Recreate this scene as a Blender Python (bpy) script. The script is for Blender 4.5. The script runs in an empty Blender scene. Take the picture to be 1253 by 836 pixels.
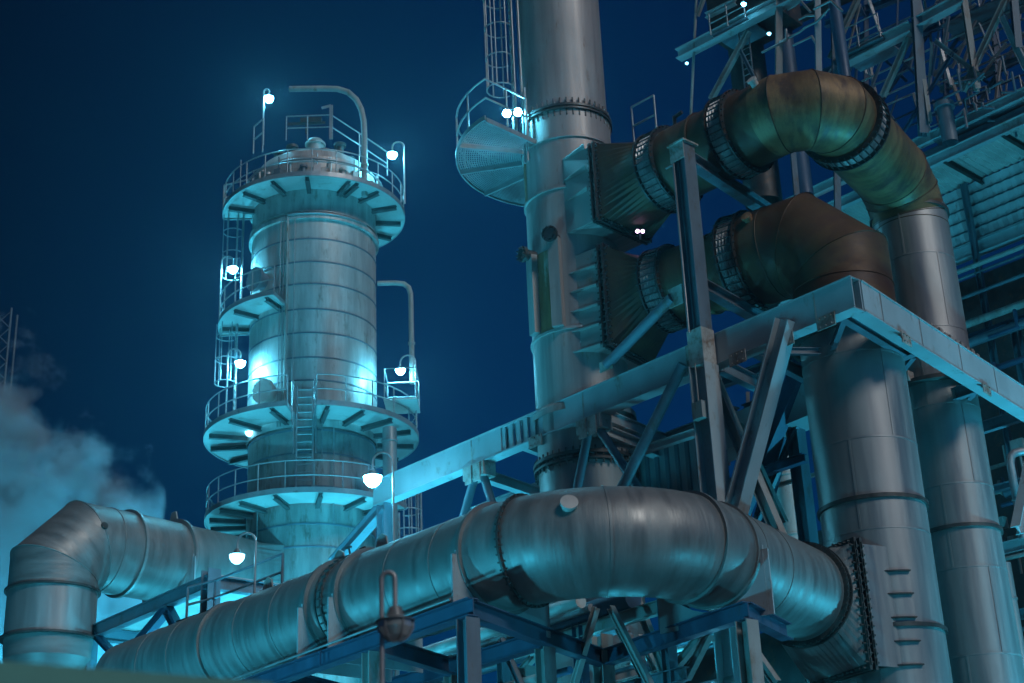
import bpy, math, random
from math import sin, cos, pi, radians, sqrt, atan2, degrees
from mathutils import Vector as V
random.seed(7)
SC = bpy.context.scene
COL = SC.collection
Z = V((0, 0, 1))
GZ = -1.7                                     # ground level; the camera lens is the origin

# ---------------------------------------------------------------- camera frame
FOC, TH, RO = 1900.0, radians(23), radians(-2.5)   # focal length in px of the 1253 px wide photo
Fv = V((0, cos(TH), sin(TH))); _R0 = V((1, 0, 0)); _U0 = V((0, -sin(TH), cos(TH)))
Rv = cos(RO)*_R0 + sin(RO)*_U0; Uv = -sin(RO)*_R0 + cos(RO)*_U0
def ray(px, py): return Fv + Rv*((px-626.5)/FOC) + Uv*((418-py)/FOC)
def at(px, py, Y):                            # surveyed point: bearing plus distance north
    r = ray(px, py); return r*(Y/r.y)
def hp(px, py, z):                            # surveyed point: bearing plus height
    r = ray(px, py); return r*(z/r.z)
def z_at(x, y, py):                           # height on a vertical line
    b = (418-py)/FOC; k = Uv - Fv*b
    return -(k.x*x+k.y*y)/k.z
def onp(px, py, P, d):                        # on the vertical plane through P along d
    n = V((-d.y, d.x, 0)); r = ray(px, py); return r*(P.dot(n)/r.dot(n))
def depth(p): return Fv.dot(p)

# ---------------------------------------------------------------- materials
def nt(name):
    m = bpy.data.materials.new(name); m.use_nodes = True
    n = m.node_tree; b = n.nodes['Principled BSDF']; return m, n, b
def N(n, t, **k):
    o = n.nodes.new(t)
    for a, v in k.items(): setattr(o, a, v)
    return o
def ramp(n, src, stops):
    r = N(n, 'ShaderNodeValToRGB'); e = r.color_ramp.elements
    e[0].position, e[0].color = stops[0][0], stops[0][1]
    e[1].position, e[1].color = stops[-1][0], stops[-1][1]
    for p, c in stops[1:-1]:
        q = e.new(p); q.color = c
    n.links.new(src, r.inputs[0]); return r.outputs[0]
def g(v): return (v, v, v, 1)
def noise(n, vec, scale, sc=(1, 1, 1), det=5, rough=.6, off=0):
    mp = N(n, 'ShaderNodeMapping'); mp.inputs['Scale'].default_value = sc; mp.inputs['Location'].default_value = (off, off*.7, off*.3)
    n.links.new(vec, mp.inputs[0])
    t = N(n, 'ShaderNodeTexNoise'); t.inputs['Scale'].default_value = scale; t.inputs['Detail'].default_value = det
    t.inputs['Roughness'].default_value = rough; n.links.new(mp.outputs[0], t.inputs['Vector']); return t.outputs[0]
def mix(n, fac, a, b, mode='MIX'):
    m = N(n, 'ShaderNodeMix', data_type='RGBA', blend_type=mode)
    for s, v in ((0, fac), (6, a), (7, b)):
        if isinstance(v, (float, int)): m.inputs[s].default_value = v
        elif isinstance(v, tuple): m.inputs[s].default_value = v
        else: n.links.new(v, m.inputs[s])
    return m.outputs[2]
def metal(name, col, metallic=.7, rough=.42, uv=False, streak=(1, 1, 1), s_amt=.35, rust=0.0, rustcol=(.12, .06, .03, 1), bump=.1, dirt=.3, fine=None, off=0, seam=0, bdist=.02):
    """weathered sheet metal or paint; streak = how the stains stretch (uv: around, along)"""
    m, n, b = nt(name); L = n.links.new
    tc = N(n, 'ShaderNodeTexCoord'); vec = tc.outputs['UV'] if uv else tc.outputs['Object']
    c = col if len(col) == 4 else (*col, 1)
    st = ramp(n, noise(n, vec, 1.0, streak, 6, .65, off), [(.35, g(0)), (.68, g(1))])
    big = ramp(n, noise(n, vec, .45, (1, 1, 1), 4, .6, off+3), [(.3, g(0)), (.7, g(1))])
    dark = tuple(x*(1-s_amt) for x in c[:3])+(1,); lite = tuple(min(1, x*(1+s_amt*.6)) for x in c[:3])+(1,)
    base = mix(n, st, dark, lite)
    base = mix(n, big, base, tuple(x*(1-dirt) for x in c[:3])+(1,), 'MIX') if dirt else base
    if dirt:
        mm = N(n, 'ShaderNodeMath', operation='MULTIPLY'); mm.inputs[1].default_value = .6; L(big, mm.inputs[0])
        base = mix(n, mm.outputs[0], mix(n, st, dark, lite), tuple(x*(1-dirt) for x in c[:3])+(1,))
    if rust:
        r1 = ramp(n, noise(n, vec, 1.3, tuple(.35+.65*s for s in streak), 8, .75, off+9), [(.62-rust*.3, g(0)), (.74-rust*.2, g(1))])
        base = mix(n, r1, base, rustcol)
        mt = N(n, 'ShaderNodeMath', operation='MULTIPLY_ADD'); mt.inputs[1].default_value = -metallic; mt.inputs[2].default_value = metallic
        L(r1, mt.inputs[0]); L(mt.outputs[0], b.inputs['Metallic'])
    else: b.inputs['Metallic'].default_value = metallic
    L(base, b.inputs['Base Color'])
    rr = N(n, 'ShaderNodeMapRange'); rr.inputs['To Min'].default_value = rough-.1; rr.inputs['To Max'].default_value = rough+.16
    L(st, rr.inputs[0]); L(rr.outputs[0], b.inputs['Roughness'])
    if bump:
        f = noise(n, vec, 2.2, tuple(s*1.6 for s in streak) if fine is None else fine, 5, .55, off+5)
        bp = N(n, 'ShaderNodeBump'); bp.inputs['Strength'].default_value = bump; bp.inputs['Distance'].default_value = bdist
        L(f, bp.inputs['Height']); L(bp.outputs[0], b.inputs['Normal'])
    return m
def emit(name, col, s):
    m, n, b = nt(name); b.inputs['Base Color'].default_value = (.8, .8, .8, 1)
    b.inputs['Emission Color'].default_value = (*col, 1); b.inputs['Emission Strength'].default_value = s; return m

CY = (.14, .72, 1.0)                         # the colour of the plant's lamps
M = {}
M['duct'] = metal('brushed_duct_metal', (.29, .31, .30), .55, .47, True, (.45, 4.0, 1), .28, .0, bump=.3, dirt=.3, fine=(.5, 7, 1))
M['duct_left'] = metal('dull_duct_metal', (.30, .32, .31), .5, .48, True, (.5, 3, 1), .3, 0, bump=.4, dirt=.35, off=4)
M['riser'] = metal('riser_metal', (.40, .42, .41), .65, .45, True, (3, .18, 1), .18, 0, bump=.12, dirt=.22, off=2, fine=(1.2, .5, 1))
M['stack'] = metal('stack_paint', (.44, .43, .41), .3, .48, True, (3, .12, 1), .3, .12, (.22, .13, .07, 1), bump=.1, dirt=.25, off=6)
M['stack_rust'] = metal('stack_rust_paint', (.30, .16, .07), .0, .6, True, (3.2, .25, 1), .6, .30, (.40, .39, .36, 1), bump=.2)
M['tower'] = metal('tower_cladding', (.60, .61, .58), .25, .45, True, (2.6, .25, 1), .42, .22, (.20, .17, .13, 1), bump=.15, dirt=.35, off=1)
M['tower_low'] = metal('tower_stained_cladding', (.42, .43, .41), .25, .5, True, (2.6, .3, 1), .4, .35, (.14, .11, .08, 1), bump=.2, dirt=.45, off=3)
M['rusty'] = metal('burnt_duct_metal', (.155, .10, .052), .35, .5, True, (.35, 1.1, 1), .5, .62, (.075, .040, .026, 1), bump=.25, dirt=.45, off=8)
M['rusty2'] = metal('burnt_ochre_metal', (.30, .205, .10), .35, .48, True, (.4, 1.7, 1), .5, .55, (.085, .052, .035, 1), bump=.28, dirt=.4, off=12)
M['under'] = metal('pale_platform_plate', (.55, .60, .57), 0, .6, False, (.8, .8, .8), .2, .12, (.25, .2, .14, 1), bump=.05, dirt=.25)
M['bracket'] = metal('dark_bracket_paint', (.10, .12, .12), .1, .55, False, (2, 2, 2), .3, .2, bump=.05)
M['girder'] = metal('pale_girder_paint', (.43, .51, .53), 0, .45, False, (1.2, 1.2, .5), .14, .14, (.24, .17, .11, 1), bump=.06, dirt=.25)
M['girder_rust'] = metal('rust_bitten_plate', (.50, .50, .46), 0, .55, False, (2, 2, 2), .3, .45, (.2, .11, .06, 1), bump=.1)
M['steel'] = metal('blue_grey_steel', (.17, .24, .29), .1, .5, False, (1.5, 1.5, .5), .3, .25, (.12, .09, .07, 1), bump=.05, dirt=.3)
M['navy'] = metal('navy_steel', (.05, .11, .19), .1, .5, False, (1.5, 1.5, .5), .3, .15, (.07, .06, .06, 1), bump=.05, dirt=.3)
M['post'] = metal('weathered_post_paint', (.38, .40, .38), 0, .5, False, (2, 2, .4), .3, .35, (.22, .16, .11, 1), bump=.05, dirt=.3)
M['galv'] = metal('galvanised_rail', (.42, .45, .46), .5, .4, False, (2, 2, 2), .25, .1, bump=0)
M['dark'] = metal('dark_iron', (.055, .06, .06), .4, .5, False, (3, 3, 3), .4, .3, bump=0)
M['flange'] = metal('flange_iron', (.10, .105, .10), .5, .48, False, (3, 3, 3), .4, .3, (.07, .05, .035, 1), bump=0)
M['bellows'] = metal('bellows_steel', (.55, .58, .58), .6, .4, False, (4, 4, 4), .4, .25, (.08, .06, .05, 1), bump=0)
M['corr'] = metal('corrugated_sheet', (.50, .54, .55), .1, .5, False, (1, 1, .4), .2, .1, bump=0, dirt=.4)
M['roof'] = metal('pale_roof_sheet', (.60, .60, .56), .1, .5, False, (1, 1, 1), .25, .15, bump=0, dirt=.3)
M['pale'] = metal('pale_panel', (.62, .64, .60), .1, .5, False, (1, 1, .4), .25, .15, bump=0)
M['shade'] = metal('lamp_enamel', (.22, .25, .25), .2, .4, False, (3, 3, 3), .2, 0, bump=0)
M['lamp'] = emit('lit_lamp_glass', (.12, .68, 1.0), 620)
M['flood'] = emit('fill_floodlight_glass', (.05, .66, 1.0), 1500)
M['lamp_big'] = emit('big_lamp_glass', (.12, .68, 1.0), 260)
M['lamp_mid'] = emit('rack_lamp_glass', (.12, .68, 1.0), 60)
M['lamp_dim'] = emit('dim_lamp_glass', (.22, .75, 1.0), 9)
M['lamp_pink'] = emit('violet_lamp_glass', (1.0, .55, 1.0), 14)
M['rail_green'] = metal('green_rail_paint', (.10, .38, .32), 0, .5, False, (1, 1, 1), .2, .1, bump=0)
M['ground'] = metal('concrete_yard', (.16, .16, .155), 0, .8, False, (.3, .3, .3), .3, .2, bump=.2, dirt=.4)
m, n, b = nt('worn_glass'); b.inputs['Base Color'].default_value = (.5, .6, .6, 1); b.inputs['Roughness'].default_value = .25; b.inputs['Transmission Weight'].default_value = .5
M['glass'] = m

# ---------------------------------------------------------------- mesh builder
def frame(d, up=Z):
    d = d.normalized()
    if abs(d.dot(up)) > .98: up = V((0, 1, 0)) if abs(d.y) < .9 else V((1, 0, 0))
    s = d.cross(up).normalized(); return d, s, s.cross(d).normalized()     # along, side, up
def away(d):
    a = V((.1, 1, .25)); d = d.normalized(); u = a-d*a.dot(d)
    u = u.normalized() if u.length > .05 else frame(d)[1]
    return u, d.cross(u).normalized()
class MB:
    def __init__(s): s.v = []; s.f = []; s.uv = []; s.sm = []
    def add(s, vs, fs, uvs=None, smooth=False):
        o = len(s.v); s.v += [V(v) for v in vs]
        for i, f in enumerate(fs):
            s.f.append([o+j for j in f]); s.sm.append(smooth)
            s.uv.append(uvs[i] if uvs else [(vs[j][0]+vs[j][1], vs[j][2]) for j in f])
        return s
    def box(s, c, sx, sy, sz, ax=V((1, 0, 0)), up=Z):
        d, sd, u = frame(V(ax), up); c = V(c)
        vs = [c+d*(sx/2*a)+sd*(sy/2*b)+u*(sz/2*e) for e in (-1, 1) for b in (-1, 1) for a in (-1, 1)]
        return s.add(vs, [(0, 1, 3, 2), (4, 6, 7, 5), (0, 4, 5, 1), (1, 5, 7, 3), (3, 7, 6, 2), (2, 6, 4, 0)])
    def bar(s, p, q, w, h=None, up=Z):
        p, q = V(p), V(q); return s.box((p+q)/2, (q-p).length, w, h or w, q-p, up)
    def ibeam(s, p, q, w, h, t=None, up=Z):
        p, q = V(p), V(q); t = t or max(.02, h*.07); d, sd, u = frame(q-p, up)
        s.bar(p+u*(h/2-t/2), q+u*(h/2-t/2), w, t, up); s.bar(p-u*(h/2-t/2), q-u*(h/2-t/2), w, t, up)
        return s.bar(p, q, t, h-2*t-.002, up)
    def channel(s, p, q, w, h, face=1, t=None, up=Z):     # web on one side
        p, q = V(p), V(q); t = t or .03; d, sd, u = frame(q-p, up)
        s.bar(p+u*(h/2-t/2), q+u*(h/2-t/2), w, t, up); s.bar(p-u*(h/2-t/2), q-u*(h/2-t/2), w, t, up)
        o = sd*face*(w/2-t/2-.03); return s.bar(p+o, q+o, t, h-2*t-.002, up)
    def tube(s, pts, r, n=8, cap=True, closed=False, smooth=True):
        pts = [V(p) for p in pts]; k = len(pts); rs = r if isinstance(r, (list, tuple)) else [r]*k
        d0 = (pts[1]-pts[0]).normalized(); u, w = away(d0); rings = []; acc = 0; prev = d0; ls = []
        for i, p in enumerate(pts):
            if closed: a, b = (p-pts[i-1]).normalized(), (pts[(i+1) % k]-p).normalized()
            else:
                a = (p-pts[i-1]).normalized() if i else d0
                b = (pts[i+1]-p).normalized() if i < k-1 else a
            t = (a+b).normalized()
            q = prev.rotation_difference(t); u = q @ u; w = q @ w; prev = t
            sc = 1/max(.35, a.dot(t))
            ax = a.cross(b)
            ring = []
            for j in range(n):
                c = u*cos(2*pi*j/n)+w*sin(2*pi*j/n)
                if ax.length > 1e-5:
                    e = t.cross(ax.normalized()); c = c+e*(c.dot(e)*(sc-1))
                ring.append(p+c*rs[i])
            rings.append(ring)
            if i: acc += (p-pts[i-1]).length
            ls.append(acc)
        vs = [v for r_ in rings for v in r_]; fs = []; uv = []
        for i in range(k-1+(1 if closed else 0)):
            i2 = (i+1) % k
            for j in range(n):
                j2 = (j+1) % n
                fs.append((i*n+j, i*n+j2, i2*n+j2, i2*n+j))
                c = 2*pi*rs[i]/n; l2 = ls[i2] if i2 else ls[i]+.1
                uv.append([(j*c, ls[i]), ((j+1)*c, ls[i]), ((j+1)*c, l2), (j*c, l2)])
        s.add(vs, fs, uv, smooth)
        if cap and not closed:
            s.add(rings[0], [tuple(range(n))[::-1]]); s.add(rings[-1], [tuple(range(n))])
        return s
    def mitre(s, pts, r, n=56, v0=0.0, rs=None):           # sheet metal duct: separate segments, crisp mitre seams
        pts = [V(p) for p in pts]; ds = [(pts[i+1]-pts[i]).normalized() for i in range(len(pts)-1)]
        u, w = away(ds[0]); acc = v0
        for i, d in enumerate(ds):
            if i:
                q = ds[i-1].rotation_difference(d); u = q @ u; w = q @ w
            n0 = d if i == 0 else (d+ds[i-1]).normalized(); n1 = d if i == len(ds)-1 else (d+ds[i+1]).normalized()
            L = (pts[i+1]-pts[i]).length; vs = []; uvs = []
            r0, r1 = (r, r) if rs is None else (rs[i], rs[i+1])
            A, B = [], []
            for j in range(n+1):
                c = u*cos(2*pi*j/n)+w*sin(2*pi*j/n)
                ca, cb = c*r0, c*r1
                a = pts[i]+ca-d*(ca.dot(n0)/d.dot(n0)); b_ = pts[i+1]+cb-d*(cb.dot(n1)/d.dot(n1))
                A.append(a); B.append(b_); uvs.append((2*pi*r0*j/n, acc+(a-pts[i]).dot(d), acc+(b_-pts[i]).dot(d)))
            # rings between, so that the streak map stays even
            fs = [(j, j+1, n+2+j, n+1+j) for j in range(n)]
            fu = [[(uvs[j][0], uvs[j][1]), (uvs[j+1][0], uvs[j+1][1]), (uvs[j+1][0], uvs[j+1][2]), (uvs[j][0], uvs[j][2])] for j in range(n)]
            s.add(A+B, fs, fu, True); acc += L
        return s
    def seams(s, pts, r, w=.018, n=56):                   # raised lap seam at every joint of a mitred duct
        pts = [V(p) for p in pts]
        for i in range(1, len(pts)-1):
            a = (pts[i]-pts[i-1]).normalized(); b = (pts[i+1]-pts[i]).normalized(); nn = (a+b).normalized()
            _, u, w_ = frame(a); P = []
            for j in range(n):
                c = (u*cos(2*pi*j/n)+w_*sin(2*pi*j/n))*(r+.002); P.append(pts[i]+c-a*(c.dot(nn)/a.dot(nn)))
            s.tube(P, w, 6, closed=True)
        return s
    def lathe(s, c, axis, prof, n=48, a0=0, a1=2*pi, smooth=True, ref=None, sharp=True):   # prof: (t along axis, radius)
        c = V(c); d = V(axis).normalized(); u, w = away(d)
        if ref is not None: u = ref.normalized(); w = d.cross(u).normalized()
        full = abs(a1-a0-2*pi) < 1e-6; m_ = n+1
        for i in range(len(prof)-1):
            (t0, r0), (t1, r1) = prof[i], prof[i+1]; vs = []
            for t, r in ((t0, r0), (t1, r1)):
                for j in range(m_):
                    a = a0+(a1-a0)*j/n; vs.append(c+d*t+(u*cos(a)+w*sin(a))*r)
            L = sqrt((t1-t0)**2+(r1-r0)**2); v0 = t0; rr = max(r0, r1)
            fs = [(j, j+1, m_+j+1, m_+j) for j in range(n)]
            fu = [[((a1-a0)*j/n*rr, t0), ((a1-a0)*(j+1)/n*rr, t0), ((a1-a0)*(j+1)/n*rr, t1 if t1 != t0 else t0+L), ((a1-a0)*j/n*rr, t1 if t1 != t0 else t0+L)] for j in range(n)]
            s.add(vs, fs, fu, smooth)
        return s
    def ring(s, c, axis, r, w, h, n=56):                  # flat collar standing w out from radius r, h long
        return s.lathe(c, axis, [(-h/2, r-.03), (-h/2, r+w), (h/2, r+w), (h/2, r-.03)], n)
    def bolts(s, c, axis, r, k, size=.06, L=.16, a0=0, a1=2*pi, ref=None):
        c = V(c); d, u, w = frame(V(axis))
        if ref is not None: u = ref.normalized(); w = d.cross(u).normalized()
        for i in range(k):
            a = a0+(a1-a0)*i/k; e = u*cos(a)+w*sin(a)
            s.tube([c+e*r-d*L/2, c+e*r+d*L/2], size/2, 6, smooth=False)
        return s
    def prism(s, poly, ext):                              # closed polygon pushed by a vector
        n = len(poly); poly = [V(p) for p in poly]; ext = V(ext)
        vs = poly+[p+ext for p in poly]
        fs = [tuple(range(n))[::-1], tuple(range(n, 2*n))]+[(i, (i+1) % n, n+(i+1) % n, n+i) for i in range(n)]
        return s.add(vs, fs)
    def build(s, name, mat, parent=None, **props):
        base = parent_world(parent); me = bpy.data.meshes.new(name)
        me.from_pydata([v-base for v in s.v], [], s.f)
        uvl = me.uv_layers.new(name='UVMap'); li = 0; flat = []
        for u in s.uv:
            for q in u: flat += [q[0], q[1]]
        uvl.data.foreach_set('uv', flat)
        me.polygons.foreach_set('use_smooth', s.sm); me.validate(); me.update()
        me.materials.append(M[mat] if isinstance(mat, str) else mat)
        o = bpy.data.objects.new(name, me); COL.objects.link(o)
        if parent is not None: o.parent = parent
        else:
            pass
        for k, v in props.items(): o[k] = v
        return o
def parent_world(p):
    w = V((0, 0, 0))
    while p is not None: w = w+p.location; p = p.parent
    return w
def thing(name, label, cat, loc, group=None, kind=None):
    o = bpy.data.objects.new(name, None); COL.objects.link(o); o.location = loc
    o['label'] = label; o['category'] = cat
    if group: o['group'] = group
    if kind: o['kind'] = kind
    return o
def copy_tree(o, parent=None):
    c = o.copy(); COL.objects.link(c); c.parent = parent
    for ch in o.children: copy_tree(ch, c)
    return c

# ---------------------------------------------------------------- shared pieces
def railing(mb, pts, h=1.1, r=.028, closed=False, mid=1, posts=None, toe=True):
    """posts and rails along a list of floor points"""
    pts = [V(p) for p in pts]
    for k in range(mid+1): mb.tube([p+Z*(h*(k+1)/(mid+1)) for p in pts], r, 6, closed=closed)
    for i, p in enumerate(pts):
        if posts is None or i % posts == 0 or i == len(pts)-1: mb.tube([p, p+Z*h], r, 6)
def arc(c, R, t0, t1, k, z=None):
    """points round a vertical axis; 0 deg faces the camera, + is east"""
    c = V(c); tc = V((-c.x, -c.y, 0)).normalized(); rt = V((-tc.y, tc.x, 0)); out = []
    for i in range(k+1):
        a = radians(t0+(t1-t0)*i/k); p = V((c.x, c.y, 0))+(tc*cos(a)+rt*sin(a))*R
        p.z = z if z is not None else c.z; out.append(p)
    return out
def adir(c, t):
    c = V(c); tc = V((-c.x, -c.y, 0)).normalized(); rt = V((-tc.y, tc.x, 0)); a = radians(t); return tc*cos(a)+rt*sin(a)
def sector(mb, c, r0, r1, t0, t1, z, th, k=40):
    A = arc(c, r0, t0, t1, k, z); B = arc(c, r1, t0, t1, k, z)
    for i in range(k):
        vs = [A[i], A[i+1], B[i+1], B[i]]; vs += [v+Z*th for v in vs]
        fs = [(0, 1, 2, 3), (7, 6, 5, 4), (2, 6, 7, 3), (1, 5, 4, 0)]
        if i == 0: fs.append((0, 4, 7, 3))
        if i == k-1: fs.append((1, 2, 6, 5))
        mb.add(vs, fs)
def ladder(mb, p, side, z0, z1, w=.42, r=.022, step=.3):
    p = V((p.x, p.y, 0)); a, b = p-side*w/2, p+side*w/2
    for q in (a, b): mb.tube([q+Z*z0, q+Z*z1], r*1.3, 6)
    z = z0+.1
    while z < z1: mb.tube([a+Z*z, b+Z*z], r*.8, 5); z += step
def cage(mb, p, out, z0, z1, R=.38, r=.02, hoops=.9, bars=5):
    """hoops and uprights of a ladder's safety cage"""
    p = V((p.x, p.y, 0)); side = V((-out.y, out.x, 0)); c = p+out*R*.9
    def hp_(a, z): return c+(out*cos(a)+side*sin(a))*R+Z*z
    A = [radians(-135+270*i/12) for i in range(13)]; z = z0
    while z <= z1+.01:
        mb.tube([hp_(a, z) for a in A], r, 5); z += hoops
    for i in range(bars):
        a = radians(-110+220*i/(bars-1)); mb.tube([hp_(a, z0), hp_(a, z1)], r, 5)

# lamps: pole with gooseneck, enamel shade, glowing glass
def lamp(name, label, p, pole=None, size=.22, mat='lamp', group='lit lamps on the plant', neck=.35, side=V((1, 0, 0)), base=None, rise=0):
    """p = centre of the glass; pole stands at p + side*neck down to base height"""
    p = V(p); b = V((p.x, p.y, 0))+V((side.x, side.y, 0))*neck
    zb = base if base is not None else p.z-2
    t = thing(name, label, 'lamp', b+Z*zb, group)
    if pole:
        mb = MB(); top = p.z+size*2.2+rise
        pts = [b+Z*zb, b+Z*top]
        for i in range(1, 9):
            a = pi*i/8; pts.append(b+Z*top+(-side)*(neck/2)*(1-cos(a))+Z*(neck/2)*sin(a)*1.0)
        pts.append(V((p.x, p.y, p.z+size*1.3)))
        mb.tube(pts, .035 if size < .3 and rise == 0 else .045 if rise == 0 else .022, 8); mb.build('pole', 'galv', t)
    mb = MB(); mb.lathe(p, Z, [(size*1.35, .04), (size*1.3, size*.35), (size*.75, size*.55), (size*.55, size*1.12), (size*.50, size*1.12), (size*.6, size*.6)], 20); mb.build('lamp_shade', 'shade', t)
    mb = MB(); mb.lathe(p, Z, [(size*.5, size*.98), (size*.1, size*.95), (-size*.35, size*.7), (-size*.62, size*.35), (-size*.7, .001)], 18); mb.build('lamp_glass', mat, t)
    if size > .2 or mat != 'lamp':
        mb = MB()
        for i in range(6):
            a = pi*i/3; e = V((cos(a), sin(a), 0))
            mb.tube([p+e*size*1.02+Z*size*.5, p+e*size*1.0+Z*size*.05, p+e*size*.74-Z*size*.38, p+e*size*.38-Z*size*.66], .008, 4)
        mb.build('wire_guard', 'galv', t)
    return t

# ================================================================ SETTING
mb = MB(); mb.add([(-900, -60, GZ), (900, -60, GZ), (900, 1500, GZ), (-900, 1500, GZ)], [(0, 1, 2, 3)]); gr = mb.build('ground', 'ground'); gr['kind'] = 'structure'

# ================================================================ LOWER DUCT
zD = at(745, 641, 30).z
D2 = at(762, 648, 29.6); D2.z = zD
dL = (hp(195, 824, zD)-D2).normalized(); dRr = (hp(980, 727, zD)-D2).normalized()
AX = at(1078, 700, 38); AX.z = 0                      # near riser axis
rD = 1.14
DL = D2+dL*19.5; zA = zD
R_b = 3.3                                              # leg of the bend
ang = math.acos((-dL).dot(dRr)) if True else 0
# bend as short mitred pieces
def bend(corner, d_in_from, d_out, leg, k):
    """points on the arc that rounds a corner; d_in_from and d_out point away from the corner"""
    a = corner+d_in_from*leg; b = corner+d_out*leg
    th = pi-math.acos(max(-1, min(1, d_in_from.dot(d_out)))); R = leg/math.tan(th/2)
    cen_dir = (d_in_from+d_out).normalized(); cen = corner+cen_dir*(R/cos(th/2)); ex = (a-cen).normalized(); ey = (-d_in_from)
    Rt = R/cos(th/(2*k))                                # tangent polygon
    pts = [a]
    for i in range(k): t = th*(i+.5)/k; pts.append(cen+(ex*cos(t)+ey*sin(t))*Rt)
    return pts+[b]
t = thing('flue_duct', 'long brushed metal duct bending across the bottom of the scene', 'duct', V((D2.x, D2.y, GZ)))
bp = bend(D2, dL, dRr, 2.35, 3)
flange_R = hp(985, 727, zD); lenR = (flange_R-D2).dot(dRr)
DR = D2+dRr*lenR
bs = bend(D2, dL, dRr, 3.5, 18)
mb = MB(); mb.tube([DL]+[D2+dL*q_ for q_ in (17, 14, 11, 8.5, 6, 4.6)]+bs+[D2+dRr*q_ for q_ in (4.6, 5.6)]+[DR], rD, 72, cap=False); mb.build('duct_shell', 'duct', t)
bx = (dL+dRr).cross(Z).normalized()
for bc_, bd_ in ((bs[9], bx), ):
    mb = MB(); mb.ring(bc_, bd_, rD, .014, .06); mb.build('lap_seam', 'duct', t)
for s_ in (4.7, 6.3, 10.8, 12.4, 15.6, 17.2):
    mb = MB(); mb.ring(D2+dL*s_, dL, rD, .012, .05); mb.build('lap_seam', 'duct', t)
for s_ in (4.3, 5.6):
    mb = MB(); mb.ring(D2+dRr*s_, dRr, rD, .012, .05); mb.build('lap_seam', 'duct', t)
# pipe rings and collars on the straight run (distance from the corner)
for s_, w_, h_, nm in ((3.62, .09, .09, 'flange'), (8.0, .10, .08, 'flange'), (9.2, .10, .08, 'flange'), (14.0, .07, .10, 'collar')):
    mb = MB(); mb.ring(D2+dL*s_, dL, rD, w_, h_); mb.build(nm, 'duct', t)
mb = MB(); c = D2+dL*8.6; mb.ring(c, dL, rD, .05, .06); mb.ring(c+dL*.25, dL, rD, .03, .05); mb.bolts(c, dL, rD+.06, 40, .05, .2)
for a in (70, 88, 105): 
    e = Z*sin(radians(a))+dL.cross(Z)*cos(radians(a)); mb.tube([c+e*rD, c+e*(rD+.28)], .025, 6); mb.tube([c+e*(rD+.25)-dL*.1, c+e*(rD+.25)+dL*.1], .03, 6)
mb.build('bolted_joint', 'flange', t)
jc, jd = bs[3], (bs[4]-bs[2]).normalized(); mb = MB(); mb.ring(jc, jd, rD, .075, .05); mb.bolts(jc, jd, rD+.05, 46, .04, .14); mb.build('bolted_joint', 'flange', t)
for c_, d_, w_, h_ in ((bs[-4], (bs[-3]-bs[-5]).normalized(), .07, .09), (D2+dRr*3.75, dRr, .05, .1)):
    mb = MB(); mb.ring(c_, d_, rD, w_, h_); mb.build('collar', 'duct', t)
mb = MB(); mb.ring(DR, dRr, rD, .14, .07); mb.ring(DR-dRr*.16, dRr, rD, .12, .05); mb.bolts(DR-dRr*.08, dRr, rD+.09, 52, .045, .28); mb.build('bolted_joint', 'flange', t)
# port with round cap facing the camera on the bend
oo = -(dL+dRr).normalized(); best = None
def pxy(q): d_ = Fv.dot(q); return 626.5+FOC*Rv.dot(q)/d_, 418-FOC*Uv.dot(q)/d_
for q_ in bs[:-1]:
    for el in range(10, 75, 3):
        e = oo*cos(radians(el))+Z*sin(radians(el)); c = q_+e*rD; x_, y_ = pxy(c); er = (x_-691)**2+(y_-622)**2
        if best is None or er < best[0]: best = (er, c, e)
_, pc_, axp = best
mb = MB(); mb.lathe(pc_-axp*.3, axp, [(0, .15), (.42, .15), (.42, .185), (.48, .185), (.49, .0)], 24); mb.build('port_cap', 'pale', t)
# lifting lugs on top of the run
for s_ in (7.8, 9.5, 12.6):
    c = D2+dL*s_+Z*(rD-.02); mb = MB()
    mb.prism([c-dL*.28-Z*.05, c+dL*.28-Z*.05, c+dL*.16+Z*.34, c+dL*.0+Z*.44, c-dL*.16+Z*.34], dL.cross(Z)*.05); mb.build('lifting_lug', 'post', t)
# saddle plates carrying the duct
def saddle(par, c, d, r, drop, w=1.9, mat='girder'):
    sd = d.cross(Z).normalized(); mb = MB(); k = 14; poly = []
    for i in range(k+1):
        a = pi+pi*i/k; poly.append(c+sd*(cos(a)*r)+Z*(sin(a)*r))
    poly = [c-sd*(r+.0)-Z*drop]+poly+[c+sd*r-Z*drop]
    q = [c-sd*(r+.06), ]
    # fan quads between arc and base line
    for i in range(k):
        a, b = poly[1+i], poly[2+i]; a2 = V((a.x, a.y, c.z-drop)); b2 = V((b.x, b.y, c.z-drop))
        vs = [a, b, b2, a2]; vs += [v+d*.06 for v in vs]
        mb.add(vs, [(0, 1, 2, 3), (7, 6, 5, 4), (0, 4, 5, 1), (2, 6, 7, 3), (1, 5, 6, 2), (3, 7, 4, 0)])
    for e in (-1, 1): mb.bar(c+sd*e*r*1.01-Z*.1+d*.03, c+sd*e*r*1.01-Z*drop+d*.03, .2, .05, up=d)
    mb.build('saddle_plate', mat, par)
for s_ in (3.62, 8.0, 9.2): saddle(t, D2+dL*s_, dL, rD+.10, 1.55)
for s_ in (3.75,): saddle(t, D2+dRr*s_, dRr, rD+.10, 1.5)

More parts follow.
